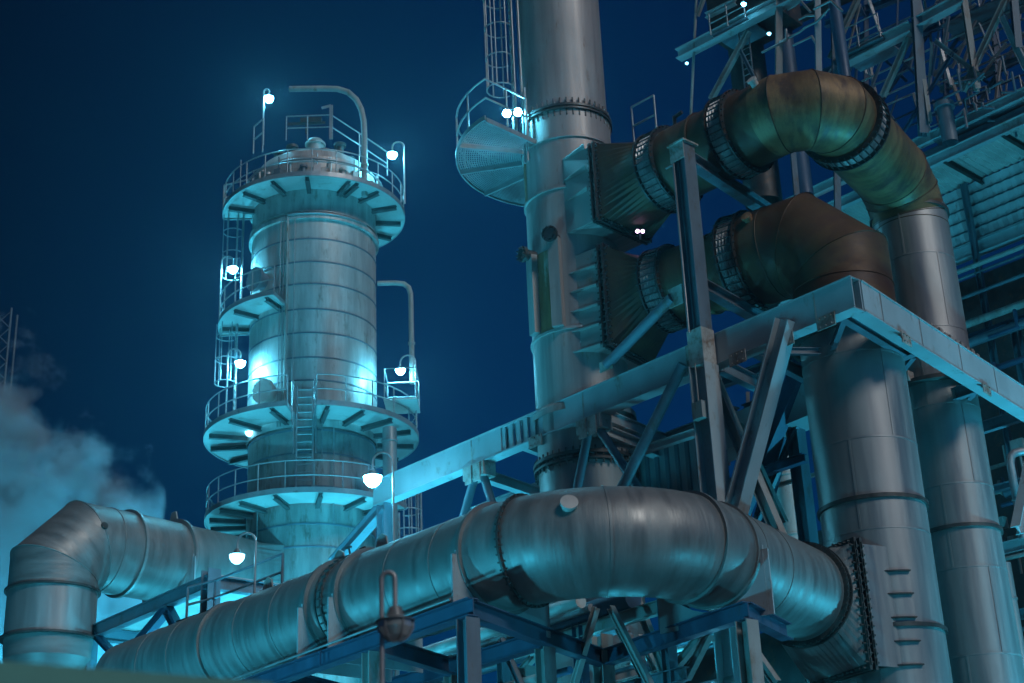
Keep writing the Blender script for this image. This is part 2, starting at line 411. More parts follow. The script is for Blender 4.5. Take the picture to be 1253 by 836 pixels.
# transition piece: round to square, bolted to the riser
rA = 1.32
toA = V((AX.x, AX.y, zD)); dtr = (V((AX.x, AX.y, 0))-V((DR.x, DR.y, 0))).normalized(); sdt = dtr.cross(Z)
face = toA-dtr*1.75-Z*.25
mb = MB(); k = 48; ra = []; rb = []
for i in range(k+1):
    a = 2*pi*i/k; cx, cy = cos(a), sin(a); ra.append(DR+sdt*(-cx)*0+ (dRr.cross(Z))*cx*rD+Z*cy*rD)
    m_ = max(abs(cx), abs(cy)); rb.append(face+sdt*cx/m_*1.12+Z*(cy/m_*1.5-.15))
mb.add(ra+rb, [(i, i+1, k+2+i, k+1+i) for i in range(k)], [[(i*.15, 0), (i*.15+.15, 0), (i*.15+.15, 1.4), (i*.15, 1.4)] for i in range(k)], False)
mb.build('transition_hood', 'duct', t)
def square_flange(par, c, d, w, h, mat='flange', n=14, name='square_flange', th=.07):
    sd = d.cross(Z).normalized(); mb = MB()
    for e in (-1, 1):
        mb.bar(c+sd*e*w-Z*(h+.08), c+sd*e*w+Z*(h+.08), .16, th, up=d)
        mb.bar(c+Z*e*h-sd*w*.97, c+Z*e*h+sd*w*.97, .16, th, up=d)
        for i in range(n):
            q = c+sd*e*w*1.02+Z*(-h+2*h*(i+.5)/n); mb.tube([q-d*.12, q+d*.12], .03, 6); mb.bar(q-sd*.1, q+sd*.1, .03, .16)
            q = c+Z*e*h*1.01+sd*(-w+2*w*(i+.5)/n); mb.tube([q-d*.12, q+d*.12], .03, 6)
    mb.build(name, mat, par)
square_flange(t, face-Z*.15, dtr, 1.12, 1.5)
square_flange(t, face-Z*.15+dtr*.17, dtr, 1.12, 1.5)
mb = MB()
c = face-Z*.15+dtr*.17; e = dtr*1.3
for s_ in (-1, 1): mb.box(c+sdt*s_*1.08+e*.5, 1.3, .05, 2.92, dtr)
mb.box(c+Z*1.46+e*.5, 1.3, 2.1, .05, dtr)
mb.build('branch_box', 'riser', t)

# ================================================================ RISERS
def zfr(ax, r, py):      # height where the near side of a vertical pipe meets a photo row
    tc = V((-ax.x, -ax.y, 0)).normalized(); p = ax+tc*r; return z_at(p.x, p.y, py)
BX = at(1173, 650, 42); BX.z = 0; rB = 1.11
zLow = 18.9; zUp = 22.35
SX = at(703, 330, 43); SX.z = 0; rS = 1.40
def riser(nm, label, ax, r, ztop, bands, mat='riser'):
    t = thing(nm, label, 'pipe', V((ax.x, ax.y, GZ)), 'vertical riser pipes on the right')
    zs = [GZ]+bands+[ztop]; mb = MB()
    for a, b in zip(zs[:-1], zs[1:]): mb.lathe(ax, Z, [(a, r), (b, r)], 72)
    mb.build('riser_shell', mat, t)
    z = 3.2; k = 0
    while z < ztop-1:
        z += 2.35; k += 1
        if min(abs(z-b_) for b_ in bands) < .6 or z > ztop-.5: continue
        mb = MB(); mb.ring(V((ax.x, ax.y, z)), Z, r, .010, .05, 64)
        e = adir(ax, 35-50*(k % 2)); mb.bar(ax+e*(r+.004)+Z*z, ax+e*(r+.004)+Z*min(ztop, z+2.35), .05, .014, up=e); mb.build('lap_seam', 'riser', t)
    for z in bands:
        mb = MB(); mb.ring(V((ax.x, ax.y, z)), Z, r, .07, .10, 64); mb.build('collar', 'flange', t)
    return t
bA = [zfr(AX, rA, 765), zfr(AX, rA, 607)]; bB = [zfr(BX, rB, 643), zfr(BX, rB, 248)]
bA = sorted(bA); bB = sorted(bB)
tA = riser('riser_pipe', 'nearer grey riser pipe standing through the corner of the steel platform', AX, rA, 16.2, bA)
tB = riser('riser_pipe', 'farther grey riser pipe that carries the upper brown bend at right edge', BX, rB, bB[-1]+.2, bB)
# stiffener hoops on riser A at the branch
mb = MB()
for i, py in enumerate((700, 728, 757, 786, 815, 845)):
    z = zfr(AX, rA, py); P = arc(AX, rA+.03, -20, 30, 12, z); mb = MB()
    for a, b in zip(P[:-1], P[1:]): mb.bar(a, b, .12, .03)
    mb.build('stiffener', 'dark', tA)
mb = MB()
for i in range(7):
    p = AX+adir(AX, -42)*rA; q = V((p.x, p.y, zfr(AX, rA, 690)+i*.0))
P = arc(AX, rA+.05, -60, -25, 8, zfr(AX, rA, 668))
for p in P: mb.tube([p-Z*.1, p+Z*(.18+.16*random.random())], .03, 6)
mb.build('studs', 'flange', tA)

# ================================================================ STACK
zS = lambda py: zfr(SX, rS, py)
tS = thing('exhaust_stack', 'tall pale exhaust stack rising past the top edge with rusty ribs', 'stack', V((SX.x, SX.y, GZ)))
zfl = zS(128); ztop = zfl+14
mb = MB(); mb.lathe(SX, Z, [(GZ, rS*1.0), (zS(545), rS)], 72); mb.build('base_shell', 'stack', tS)
mb = MB()
rows = [545, 400, 228, 166, 128]
for a, b in zip(rows[:-1], rows[1:]): mb.lathe(SX, Z, [(zS(a), rS), (zS(b), rS)], 72)
mb.build('lower_shell', 'stack', tS)
mb = MB(); mb.lathe(SX, Z, [(zfl, rS*.955), (ztop, rS*.955)], 72); mb.build('upper_shell', 'stack', tS)
mb = MB(); c = V((SX.x, SX.y, zfl)); mb.ring(c, Z, rS*.955, .14, .08); mb.ring(c-Z*.12, Z, rS*.955, .14, .06)
mb.bolts(c-Z*.05, Z, rS+.0, 44, .055, .62); mb.build('bolted_flange', 'flange', tS)
for py in (166, 228, 400):
    mb = MB(); mb.ring(V((SX.x, SX.y, zS(py))), Z, rS, .06, .08); mb.build('collar', 'stack', tS)
mb = MB(); c = V((SX.x, SX.y, zS(553))); mb.ring(c, Z, rS, .16, .10); mb.ring(c-Z*.18, Z, rS, .14, .07); mb.bolts(c-Z*.08, Z, rS+.1, 44, .06, .5); mb.build('bolted_flange', 'flange', tS)
# ring under the girder deck: collar skirt
mb = MB(); mb.lathe(V((SX.x, SX.y, 0)), Z, [(zS(486), rS+.0), (zS(492), rS+.14), (zS(500), rS+.16)], 56); mb.build('base_skirt', 'post', tS)
# rusty vertical ribs with dark trunnions
for th, y0, y1, w in ((-58, 300, 400, .34), (-22, 290, 402, .34)):
    d = adir(SX, th); p = SX+d*(rS+.09); z0, z1 = zS(y1)+.1, zS(y0)
    mb = MB(); sd = d.cross(Z)
    mb.box(V((p.x, p.y, (z0+z1)/2)), w, .24, z1-z0, sd); mb.build('vertical_rib', 'stack', tS)
    mb = MB(); q = V((p.x, p.y, z1+.02)); mb.tube([q-d*.2, q+d*.38], .17, 16); mb.tube([q+d*.26, q+d*.36], .25, 16)
    for i in range(9): a = 2*pi*i/9; e = sd*cos(a)+Z*sin(a); mb.tube([q+d*.2+e*.2, q+d*.44+e*.2], .03, 5)
    mb.build('trunnion', 'dark', tS)
# stain panels: cladding sheets between the ribs
for a0, a1, y0, y1 in ((-53, -27, 300, 400), (-84, -68, 176, 228)):
    mb = MB(); mb.lathe(SX, Z, [(zS(y1)+.06, rS+.012), (zS(y0), rS+.012)], 16, radians(a0), radians(a1), ref=adir(SX, 0)); 
    mb.build('stained_sheet', 'stack_rust', tS)
# triangular gusset fins and the branch boxes
dS = (V((AX.x, AX.y, 0))-SX).normalized()            # toward riser A
U1 = hp(797, 203, zUp); U2 = hp(903, 150, zUp)
dU = (U2-U1).normalized(); dU.z = 0; dU.normalize()
L1 = hp(795, 333, zLow); L2 = hp(897, 302, zLow)
dLw = V((AX.x-SX.x, AX.y-SX.y, 0)).normalized()
def fin(par, ax, r, d, z, t0, half, L):
    """flat triangular plate running from the shell out to the branch flange"""
    a = ax+adir(ax, t0)*(r-.02); sd = d.cross(Z)
    b = ax+d*L+sd*half; c3 = ax+d*L+sd*(half-.5); mid = ax+adir(ax, t0+34)*(r-.04)
    mb = MB(); mb.prism([V((a.x, a.y, z)), V((b.x, b.y, z)), V((mid.x, mid.y, z))], Z*.04); return mb
def branch(par, ax, r, d, z, w, h, ffr, Lf):
    sd = d.cross(Z); c = V((ax.x, ax.y, z))
    mb = MB()
    for e in (-1, 1): mb.box(c+sd*e*w+d*(Lf*.5+.25), Lf-.5, .05, 2*h, d)
    for e in (-1, 1): mb.box(c+Z*e*h+d*(Lf*.5+.25), Lf-.5, 2*w-.06, .05, d)
    mb.build('branch_box', 'stack', par)
    square_flange(par, c+d*Lf, d, w, h, n=16); square_flange(par, c+d*(Lf+.16), d, w, h, n=16)
branch(tS, SX, rS, dU, zUp, 1.12, 1.25, 0, 1.95)
branch(tS, SX, rS, dLw, zLow-.1, 1.12, 1.55, 0, 1.62)
for py in (196, 221, 247):
    fin(tS, SX, rS, dU, zS(py), -8, 1.36, 1.9).build('gusset_fin', 'stack', tS)
for py in (335, 358, 382, 406, 431):
    fin(tS, SX, rS, dLw, zS(py), -10, 1.28, 1.56).build('gusset_fin', 'stack', tS)
# half-round grating platform with its railing and ladder cage
PR = 2.42/1.0
zp = z_at(SX.x, SX.y, 190)
mb = MB()
P = arc(SX, 3.52, -155, -43, 24, zp+.02)
for a, b in zip(P[:-1], P[1:]): mb.bar(a, b, .05, .16)
for th in (-155, -127, -99, -71, -43):
    e = adir(SX, th); mb.bar(SX+e*(rS)+Z*(zp-.06), SX+e*3.5+Z*(zp-.06), .07, .16)
mb.build('platform_frame', 'galv', tS)
mb = MB()                                            # grating bars beneath
for i in range(30):
    rr_ = rS+.1+i*.07; Q = arc(SX, rr_, -154, -44, 14, zp+.02)
    for a, b in zip(Q[:-1], Q[1:]): mb.bar(a, b, .034, .03)
for i in range(46):
    e = adir(SX, -154+110*i/45); mb.bar(SX+e*(rS+.05)+Z*(zp+.05), SX+e*3.48+Z*(zp+.05), .02, .02)
mb.build('grating', 'galv', tS)
mb = MB(); railing(mb, arc(SX, 3.48, -155, -43, 14, zp+.05)+[SX+adir(SX, -43)*r_+Z*(zp+.05) for r_ in (2.6, 1.75)], 1.35, .036, posts=3); mb.build('railing', 'galv', tS)
pl = SX+adir(SX, -78)*(rS*.98+.25); od = adir(SX, -78); sdl = V((-od.y, od.x, 0))
mb = MB(); ladder(mb, pl, sdl, zp, ztop, .45, .03); mb.build('ladder', 'galv', tS)
mb = MB(); cage(mb, pl, od, zp+2.3, ztop, .46, .026, 1.15, 6); mb.build('ladder_cage', 'galv', tS)
mb = MB()
for th in (-58, -52): p = SX+adir(SX, th)*(rS+.16); mb.tube([V((p.x, p.y, zS(185))), V((p.x, p.y, zS(95)))], .04, 6)
for th in (-66,): p = SX+adir(SX, th)*(rS*.955+.12); mb.tube([V((p.x, p.y, zfl+.3)), V((p.x, p.y, ztop))], .05, 6)
mb.build('conduit', 'galv', tS)

# ================================================================ UPPER AND LOWER BROWN DUCTS
def square_round(mb, c0, d, w, h, c1, r, k=48):
    sd = d.cross(Z); ra = []; rb = []
    for i in range(k+1):
        a = 2*pi*i/k+pi/4; cx, cy = cos(a), sin(a); m_ = max(abs(cx), abs(cy))
        ra.append(c0+sd*cx/m_*w+Z*cy/m_*h); rb.append(c1+sd*cx*r+Z*cy*r)
    L = (c1-c0).length
    mb.add(ra+rb, [(i, i+1, k+2+i, k+1+i) for i in range(k)], [[(i*.15, 0), (i*.15+.15, 0), (i*.15+.15, L), (i*.15, L)] for i in range(k)], False)
def bellows(par, c, d, r, L=.55, k=40):
    mb = MB(); prof = []
    nn = 5
    for i in range(nn*4+1):
        prof.append((-L/2+L*i/(nn*4), r+.05+.04*math.sin(pi*i/2)))
    mb.lathe(c, d, prof, 56); mb.build('bellows', 'bellows', par)
    mb = MB()
    for e in (-1, 1): mb.ring(c+d*e*(L/2+.03), d, r, .17, .05)
    _, u, w = frame(d)
    for i in range(k):
        a = 2*pi*i/k; e = u*cos(a)+w*sin(a); mb.tube([c+e*(r+.13)-d*(L/2+.12), c+e*(r+.13)+d*(L/2+.12)], .022, 5)
    mb.build('tie_rod_flange', 'dark', par)
rU = 1.1
# lower
tl = thing('burnt_duct', 'dark brown lower duct ending in a capped elbow on the platform corner', 'duct', V((L1.x, L1.y, zLow-rU)), 'brown ducts from the stack')
s0 = V((SX.x, SX.y, zLow))+dLw*1.82; L1p = s0+dLw*1.0
Acen = V((AX.x, AX.y, zLow)); 
mb = MB(); square_round(mb, s0-Z*.1, dLw, 1.12, 1.55, L1p, rU); mb.build('transition_hood', 'rusty', tl)
def along(px, py, P, d):         # parameter on an axis line nearest a bearing
    q = onp(px, py, P, d); return (q-P).dot(d)
lw = along(897, 302, s0, dLw)
dn = -Z
lw = (Acen-s0).length-2.7; bl = bend(Acen, -dLw, dn, 1.75, 2)
mb = MB(); mb.mitre([L1p+dLw*.6, s0+dLw*(lw-.9), s0+dLw*(lw-.3)], rU, rs=[rU, rU, rA-.05]); mb.build('duct_shell', 'rusty', tl)
mb = MB(); mb.mitre([s0+dLw*(lw+.3)]+bl+[V((AX.x, AX.y, 16.05))], rA+.02); mb.build('elbow_shell', 'rusty', tl)
mb = MB(); mb.seams([s0+dLw*(lw+.3)]+bl+[V((AX.x, AX.y, 16.05))], rA+.02); mb.build('lap_seam', 'rusty', tl)
mb = MB(); mb.ring(V((AX.x, AX.y, 16.2)), Z, rA, .09, .12); mb.build('collar', 'rusty2', tl)
bellows(tl, L1p+dLw*.42, dLw, rU)
bellows(tl, s0+dLw*lw, dLw, rA-.02, .5)
for s_ in (.9, 1.3):
    mb = MB(); mb.ring(s0+dLw*(lw-s_), dLw, rU, .05, .08); mb.build('collar', 'rusty2', tl)
c = onp(925, 268, s0-dLw.cross(Z)*-(rU*.9), dLw)
sdl_ = dLw.cross(Z)
def port(par, c, ax, r=.13, L=.3, mat='stack_rust'):
    mb = MB(); ax = ax.normalized(); mb.lathe(c-ax*.25, ax, [(0, r), (.25+L, r), (.25+L, r*1.3), (.32+L, r*1.3), (.33+L, 0)], 20); mb.build('port_cap', mat, par)
out_l = (sdl_ if sdl_.dot(V((0, -1, 0))) > 0 else -sdl_)
pt = s0+dLw*(lw+.75)+(out_l*.88+Z*.47)*rA
port(tl, pt, out_l*.88+Z*.47, .12, .12)
mb = MB()                                            # pale flow streak plate under the port
mb.build('x', 'dark', tl) if False else None
# upper
tu = thing('burnt_duct', 'brown upper duct arching from the stack round to the farther riser', 'duct', V((U1.x, U1.y, zUp-rU)), 'brown ducts from the stack')
s0 = V((SX.x, SX.y, zUp))+dU*2.15; U1p = s0+dU*1.4
Uc = hp(1003, 125, zUp)                              # plan corner
Bc = V((BX.x, BX.y, zUp))
# plan corner: meet of line from the stack and line to riser B
dBU = (Bc-hp(1000, 140, zUp)); dBU.z = 0
Uc = s0+dU*along(1000, 130, s0, dU)
dB = (Bc-Uc); dB.z = 0; LB = dB.length; dB.normalize()
mb = MB(); square_round(mb, s0, dU, 1.12, 1.25, U1p, rU); mb.build('transition_hood', 'rusty', tu)
b1 = bend(Uc, -dU, dB, 1.55, 3)
b2 = bend(Bc, -dB, dn, 1.5, 3)
mb = MB(); mb.mitre([U1p+dU*.6, b1[0]], rU); mb.build('duct_shell', 'rusty', tu)
mb = MB(); mb.mitre(b1, rU); mb.build('bend_shell', 'rusty2', tu)
mb = MB(); mb.seams(b1, rU); mb.build('lap_seam', 'rusty', tu)
mb = MB(); mb.seams(b2+[V((BX.x, BX.y, bB[-1]))], rU); mb.build('lap_seam', 'rusty', tu)
mb = MB(); mb.mitre([b1[-1], b2[0]], rU); mb.build('duct_shell', 'rusty2', tu)
mb = MB(); mb.mitre(b2+[V((BX.x, BX.y, bB[-1]))], rU); mb.build('elbow_shell', 'rusty2', tu)
bellows(tu, U1p+dU*.42, dU, rU)
uw = along(903, 150, s0, dU)
bellows(tu, s0+dU*uw, dU, rU, .5)
bellows(tu, b1[-1]+dB*.35, dB, rU, .5)
mb = MB(); mb.ring(s0+dU*(uw-1.1), dU, rU, .05, .08); mb.build('collar', 'rusty', tu)
sdu = dU.cross(Z); out_u = sdu if sdu.y < 0 else -sdu
port(tu, Uc-dU*1.3+(out_u*.82+Z*.57)*(rU*1.02), out_u*.82+Z*.57, .11, .12, 'pale')
# small rails above the upper duct
mb = MB()
q = s0+dU*.6+Z*(rU+.25); railing(mb, [q, q+dU*.9], 1.35, .035); mb.build('railing', 'galv', tu)
mb = MB()
mb.tube([q+dU*1.6-Z*.2, q+dU*1.6+Z*.25, q+dU*1.9+Z*.3], .06, 8); mb.build('nozzle', 'flange', tu)

# ================================================================ GIRDER PLATFORM
zG = 15.8; gh = .85; gw = .42
C0 = hp(1040, 342, zG); GLe = hp(462, 590, zG); GRe = hp(1262, 486, zG)
gl = (GLe-C0).normalized(); grr = (GRe-C0).normalized()
tg = thing('steel_platform', 'big pale steel girder platform on braced posts crossing the middle', 'steel platform', V((C0.x, C0.y, GZ)))
zc = zG-gh/2
def gp(px, py=None):                                  # point on the left girder under a photo column
    n_ = V((-gl.y, gl.x, 0)); 
    lo, hi = 0, 30
    for _ in range(40):
        mdl = (lo+hi)/2; p = C0+gl*mdl; x = 626.5+FOC*Rv.dot(p)/Fv.dot(p)
        if x > px: lo = mdl
        else: hi = mdl
    return V((p.x, p.y, zc))
LG = (GLe-C0).length; c0 = V((C0.x, C0.y, zc))
def gird(par, p, q, name='main_girder', face=1, mat='girder'):
    mb = MB(); mb.channel(p, q, gw, gh, face); mb.channel(p, q, gw-.02, gh-.003, -face)
    return mb.build(name, mat, par)
gird(tg, c0-gl*.15, gp(682), face=-1); gird(tg, gp(618), c0+gl*LG, face=-1)
# corrugated insert
mb = MB(); p, q = gp(682), gp(618); d = (q-p); nseg = 14; sdg = gl.cross(Z); sgn = 1 if sdg.y < 0 else -1
mb.bar(p+Z*(gh/2-.03), q+Z*(gh/2-.03), gw, .05); mb.bar(p-Z*(gh/2-.03), q-Z*(gh/2-.03), gw, .05)
for i in range(nseg):
    a = p+d*((i+.5)/nseg); mb.box(a+sdg*sgn*(.12 if i % 2 else .04), d.length/nseg*1.0, .06, gh-.13, gl)
mb.build('corrugated_web', 'girder', tg)
for px in (582, 718, 1000): a = gp(px); mb = MB(); mb.box(a+sdg*sgn*(gw/2-.035), .04, .03, gh-.08, gl); mb.build('web_stiffener', 'girder_rust', tg)
for px in (862,):
    a = gp(px); mb = MB(); mb.box(a+sdg*sgn*(gw/2+.02), .95, .03, gh*.92, gl)
    for i in range(4):
        for j in range(3): q = a+sdg*sgn*(gw/2+.03)+gl*(-.38+.25*i)+Z*(-.25+.25*j); mb.tube([q, q+sdg*sgn*.04], .03, 6)
    mb.build('splice_plate', 'girder_rust', tg)
gird(tg, c0+grr*.215, c0+grr*((GRe-C0).length+3), face=1)
# decking and cross beams between the girders
ins = (gl+grr).normalized()
mb = MB()
A0 = c0+ins*.4; 
poly = [c0+gl*.3+grr*.3, c0+gl*6.2+grr*.3, c0+gl*6.2+grr*2.9, c0+gl*.3+grr*2.9]
def crossb(p, q, w=.2, h=.35, mat='steel', name='cross_beam'):
    mb = MB(); mb.ibeam(p, q, w, h); return mb.build(name, mat, tg)
for s_ in (.5, 3.3, 4.6, 9.0, 12.2, 15.0): crossb(c0+gl*s_-Z*.22+grr*.24, c0+gl*s_-Z*.22+grr*(3.6 if s_ < 4 or s_ > 8 else 3.4), mat='steel' if s_ < 6 else 'girder')
for s_ in (3.7,): crossb(c0+gl*.25+grr*s_-Z*.2, c0+gl*6+grr*s_-Z*.2, .25, .4)
for s_ in (7.6, 10.8): crossb(c0+gl*.25+grr*s_-Z*.2, c0+gl*4.5+grr*s_-Z*.2, .2, .35)
crossb(c0+gl*4.5+grr*.3-Z*.25, c0+gl*4.5+grr*14-Z*.25, .22, .4)
crossb(c0+gl*6.2+grr*3.6-Z*.25, c0+gl*18+grr*3.6-Z*.25, .25, .5, 'girder')
for a, b in (((.5, .4), (3.2, 3.5)), ((3.2, .4), (.6, 3.5)), ((.4, 4.0), (4.3, 7.4)), ((.4, 7.8), (4.3, 10.6))):
    crossb(c0+gl*a[0]+grr*a[1]-Z*.25, c0+gl*b[0]+grr*b[1]-Z*.25, .14, .18)
# collar rings round risers at deck level
for ax_, r_ in ((AX, rA), (BX, rB)):
    mb = MB(); mb.ring(V((ax_.x, ax_.y, zc+.30)), Z, r_+.05, .22, .12); mb.build('pipe_collar', 'flange', tg)
    mb = MB()
    for i in range(8):
        a = pi/4*i; e = V((cos(a), sin(a), 0)); q = ax_+e*(r_+.22); mb = MB(); mb.box(V((q.x, q.y, zc+.45)), .3, .04, .3, e); mb.build('collar_lug', 'girder_rust', tg)
# deck clutter on the right girder (bolted lugs)
mb = MB()
for i in range(9):
    q = c0+grr*(4.6+i*.34)+Z*(gh/2+.09); mb.box(q, .16, .22, .18+.08*(i % 2), grr); mb.tube([q, q+Z*.2], .03, 6)
mb.build('clamp_row', 'girder_rust', tg)
# tall post rising through the left girder
pp = gp(872); 
def vpost(x, y, z0, z1, w, mat, name='post', par=tg, ax=None):
    mb = MB(); ax = ax or gl; p = V((x, y, 0)); sd = ax.cross(Z); t_ = .03
    for e in (-1, 1): mb.box(p+ax*e*(w/2-t_/2)+Z*((z0+z1)/2), t_, w, z1-z0, ax)      # flanges face along the girder
    mb.box(p+Z*((z0+z1)/2), w-2*t_, t_, z1-z0, ax)
    return mb.build(name, mat, par)
pf = pp+sdg*sgn*(gw/2+.27)
zt = z_at(pf.x, pf.y, 180)
vpost(pf.x, pf.y, zG+.02, zt, .46, 'steel'); vpost(pf.x, pf.y, GZ, zG-gh-.05, .55, 'girder')
mb = MB(); mb.box(V((pf.x, pf.y, zc)), .50, .50, gh+.16, gl); mb.build('post_joint', 'girder_rust', tg)
top = V((pf.x, pf.y, zt)); mb = MB(); mb.box(top+Z*.03, .62, .62, .05, gl); mb.box(top-Z*.25+sdg*sgn*.25, .5, .03, .5, gl); mb.build('post_cap', 'girder_rust', tg)
def brace(p, q, w, mat='steel', kind='tube', name='brace', par=tg):
    mb = MB()
    if kind == 'tube': mb.tube([p, q], w/2, 14)
    elif kind == 'box': mb.bar(p, q, w, w)
    else: mb.ibeam(p, q, w, w*1.1, w*.1)
    return mb.build(name, mat, par)
# beams from the post running back to the risers
brace(top-Z*.25, top-Z*.25+grr*4.6, .32, 'steel', 'i')
m1 = V((pf.x, pf.y, z_at(pf.x, pf.y, 345))); brace(m1, m1+grr*3.6, .30, 'steel', 'i')
# brace above the girder, down left from the post
P1 = onp(822, 365, pf, gl); P2 = onp(742, 447, pf, gl); brace(P1, P2, .30, 'steel', 'tube')
mb = MB(); mb.box(P1+gl*-.15, .5, .04, .55, gl); mb.build('gusset_plate', 'girder_rust', tg); mb = MB(); mb.box(P2, .5, .04, .3, gl); mb.build('gusset_plate', 'girder_rust', tg)
# braces below
P3, P4 = onp(962, 392, c0+sdg*sgn*.25, gl), onp(890, 665, c0+sdg*sgn*.25, gl); brace(P3, P4, .42, 'girder', 'i')
P3, P4 = onp(868, 452, c0-sdg*sgn*.1, gl), onp(968, 690, c0-sdg*sgn*.1, gl); brace(P3, P4, .26, 'post', 'i')
P3, P4 = onp(836, 446, pf, gl), onp(740, 640, pf, gl); brace(P3, P4, .30, 'steel', 'tube')
P3, P4 = onp(985, 440, c0-sdg*sgn*3, gl), onp(900, 640, c0-sdg*sgn*3, gl); brace(P3, P4, .4, 'navy', 'i')
# right girder braces
for a, b in (((1130, 432), (1105, 520)), ((1215, 500), (1190, 560)), ((1100, 445), (1140, 540))):
    pass
# brackets with pairs of legs
for px, py, l1, l2 in ((585, 575, (548, 700), (618, 668)), (724, 512, (698, 640), (800, 628))):
    a = gp(px); k_ = a-Z*(gh/2+.22); mb = MB(); mb.box(k_, .95, .5, .42, gl)
    for e in (-1, 1): mb.box(k_+gl*e*.2-Z*.1+sdg*sgn*.27, .3, .03, .55, gl)
    mb.build('bracket', 'girder_rust', tg)
    brace(k_+gl*.25-Z*.15, onp(l1[0], l1[1], k_, gl), .26, 'steel', 'tube'); brace(k_-gl*.2-Z*.15, onp(l2[0], l2[1], k_, gl), .26, 'steel', 'tube')
    brace(k_-Z*.05+grr*.3, k_-Z*.05+grr*3.6, .3, 'girder', 'i', 'cross_beam')
zch = onp(770, 665, c0, gl).z; mb = MB(); a_, b_2 = gp(866), gp(500); mb.ibeam(V((a_.x, a_.y, zch)), V((b_2.x, b_2.y, zch)), .3, .4); mb.build('lower_chord', 'steel', tg)
# left end support
e0 = c0+gl*(LG-.4)
brace(e0-Z*.45, onp(408, 690, e0, gl), .34, 'steel', 'i')
vpost(e0.x, e0.y, GZ, zG-gh-.02, .4, 'steel')
vpost((c0+gl*9).x+grr.x*3.6, (c0+gl*9).y+grr.y*3.6, GZ, zc-.3, .4, 'steel')
for s_, k_ in ((4.5, 7.6), (4.5, 12), (4.3, 3.7)):
    q = c0+gl*s_+grr*k_; vpost(q.x, q.y, GZ, zc-.4, .38, 'steel')
q = c0+grr*11.5; brace(q-Z*.4, q-Z*4+grr*-2.4+gl*.3, .3, 'girder', 'i')
# ================================================================ LOWER NAVY FRAME
zF = zD-rD-.42
N1 = hp(572, 745, zF); N0 = hp(300, 842, zF); N2 = hp(738, 806, zF); N3 = hp(912, 748, zF)
tn = thing('support_frame', 'navy steel support frame with diagonals under the long duct', 'steel frame', V((N1.x, N1.y, GZ)))
def nb(p, q, w=.28, h=.36, mat='navy', name='beam', par=tn):
    mb = MB(); mb.ibeam(p, q, w, h); return mb.build(name, mat, par)
d1 = (N0-N1).normalized(); d2 = (N2-N1).normalized(); d3 = (N3-N2).normalized()
nb(N1-d1*.2, N1+d1*14); nb(N1+d2*.16, N2); nb(N2+d3*.2, N3+d3*.1)
for s_ in (3.5, 7.5, 11.5): nb(N1+d1*s_+d2*.16, N1+d1*s_+d2*3.2)
q = N1+d2*3.4; nb(q, q+d1*14)
nb(N3-d3*.0+V((0, 0, 0)), N3+d2*2.5)
def post2(p, w=.32, mat='post', par=tn, z1=None): vpost(p.x, p.y, GZ, (z1 or zF)-.2, w, mat, 'post', par, d1)
post2(N1+d1*.0, .34, 'steel'); post2(N1+d1*3.5, .3, 'post'); post2(N1+d1*7.5, .3, 'steel')
post2(N1+d2*3.4+d1*.1, .32, 'post'); post2(N1+d2*3.4+d1*3.5, .32, 'post'); post2(N3, .34, 'post')
z2 = hp(735, 700, 1).z
q = onp(740, 760, N2, V((1, 0, 0))); vpost(N2.x, N2.y, GZ, zD-rD*.9, .36, 'post', 'post', tn, d1)
q = N2+(-d3)*3.2; vpost(q.x, q.y, GZ, zD-rD, .34, 'post', 'post', tn, d1)
for (a, b) in (((770, 712), (818, 832)), ((650, 800), (690, 745)), ((840, 830), (868, 775)), ((905, 772), (950, 836)), ((500, 778), (548, 836)), ((450, 770), (520, 830)), ((625, 836), (665, 790)), ((860, 775), (800, 850))):
    f = random.uniform(.4, 1.6); P_ = N2+d2*f; brace(onp(*a, P_, d1), onp(*b, P_, d1), .16, random.choice(['post', 'steel', 'post']), 'i', 'brace', tn)

# ================================================================ DISTILLATION TOWER
TX = at(383, 437, 58); TX.z = 0; rT = 2.565
zT = lambda py, R=rT, th=0: (lambda p: z_at(p.x, p.y, py))(TX+adir(TX, th)*R)
tt = thing('distillation_column', 'tall pale banded column ringed by lamp-lit round walkways', 'tower', V((TX.x, TX.y, GZ)))
zP1, zP2, zP3, zP4 = zT(214, 3.78), zT(359, 3.8, -23), zT(494, 4.2), zT(601, 4.05)
ztop = zT(190)
seams = []; z = zT(650)
mb = MB(); mb.lathe(TX, Z, [(GZ, rT*.97), (zP3-.3, rT*.97)], 80); mb.build('lower_shell', 'tower_low', tt)
zz = zP3-.3; edges = [zz]
rowsT = [465, 437, 407, 378, 347, 320, 292, 262]
for py in rowsT: edges.append(zT(py))
edges.append(ztop)
mb = MB()
for a, b in zip(edges[:-1], edges[1:]): mb.lathe(TX, Z, [(a, rT), (b, rT)], 80)
mb.build('upper_shell', 'tower', tt)
for z in edges[1:-1]:
    mb = MB(); mb.ring(V((TX.x, TX.y, z)), Z, rT, .022, .06, 72); mb.build('cladding_band', 'steel', tt)
for py in (525, 553, 594, 640, 668):
    mb = MB(); mb.ring(V((TX.x, TX.y, zT(py))), Z, rT*.97, .03, .06, 72); mb.build('cladding_band', 'steel', tt)
mb = MB(); mb.ring(V((TX.x, TX.y, zT(266))), Z, rT, .13, .16, 72); mb.ring(V((TX.x, TX.y, zT(259))), Z, rT, .10, .05, 72); mb.build('girth_flange', 'tower', tt)
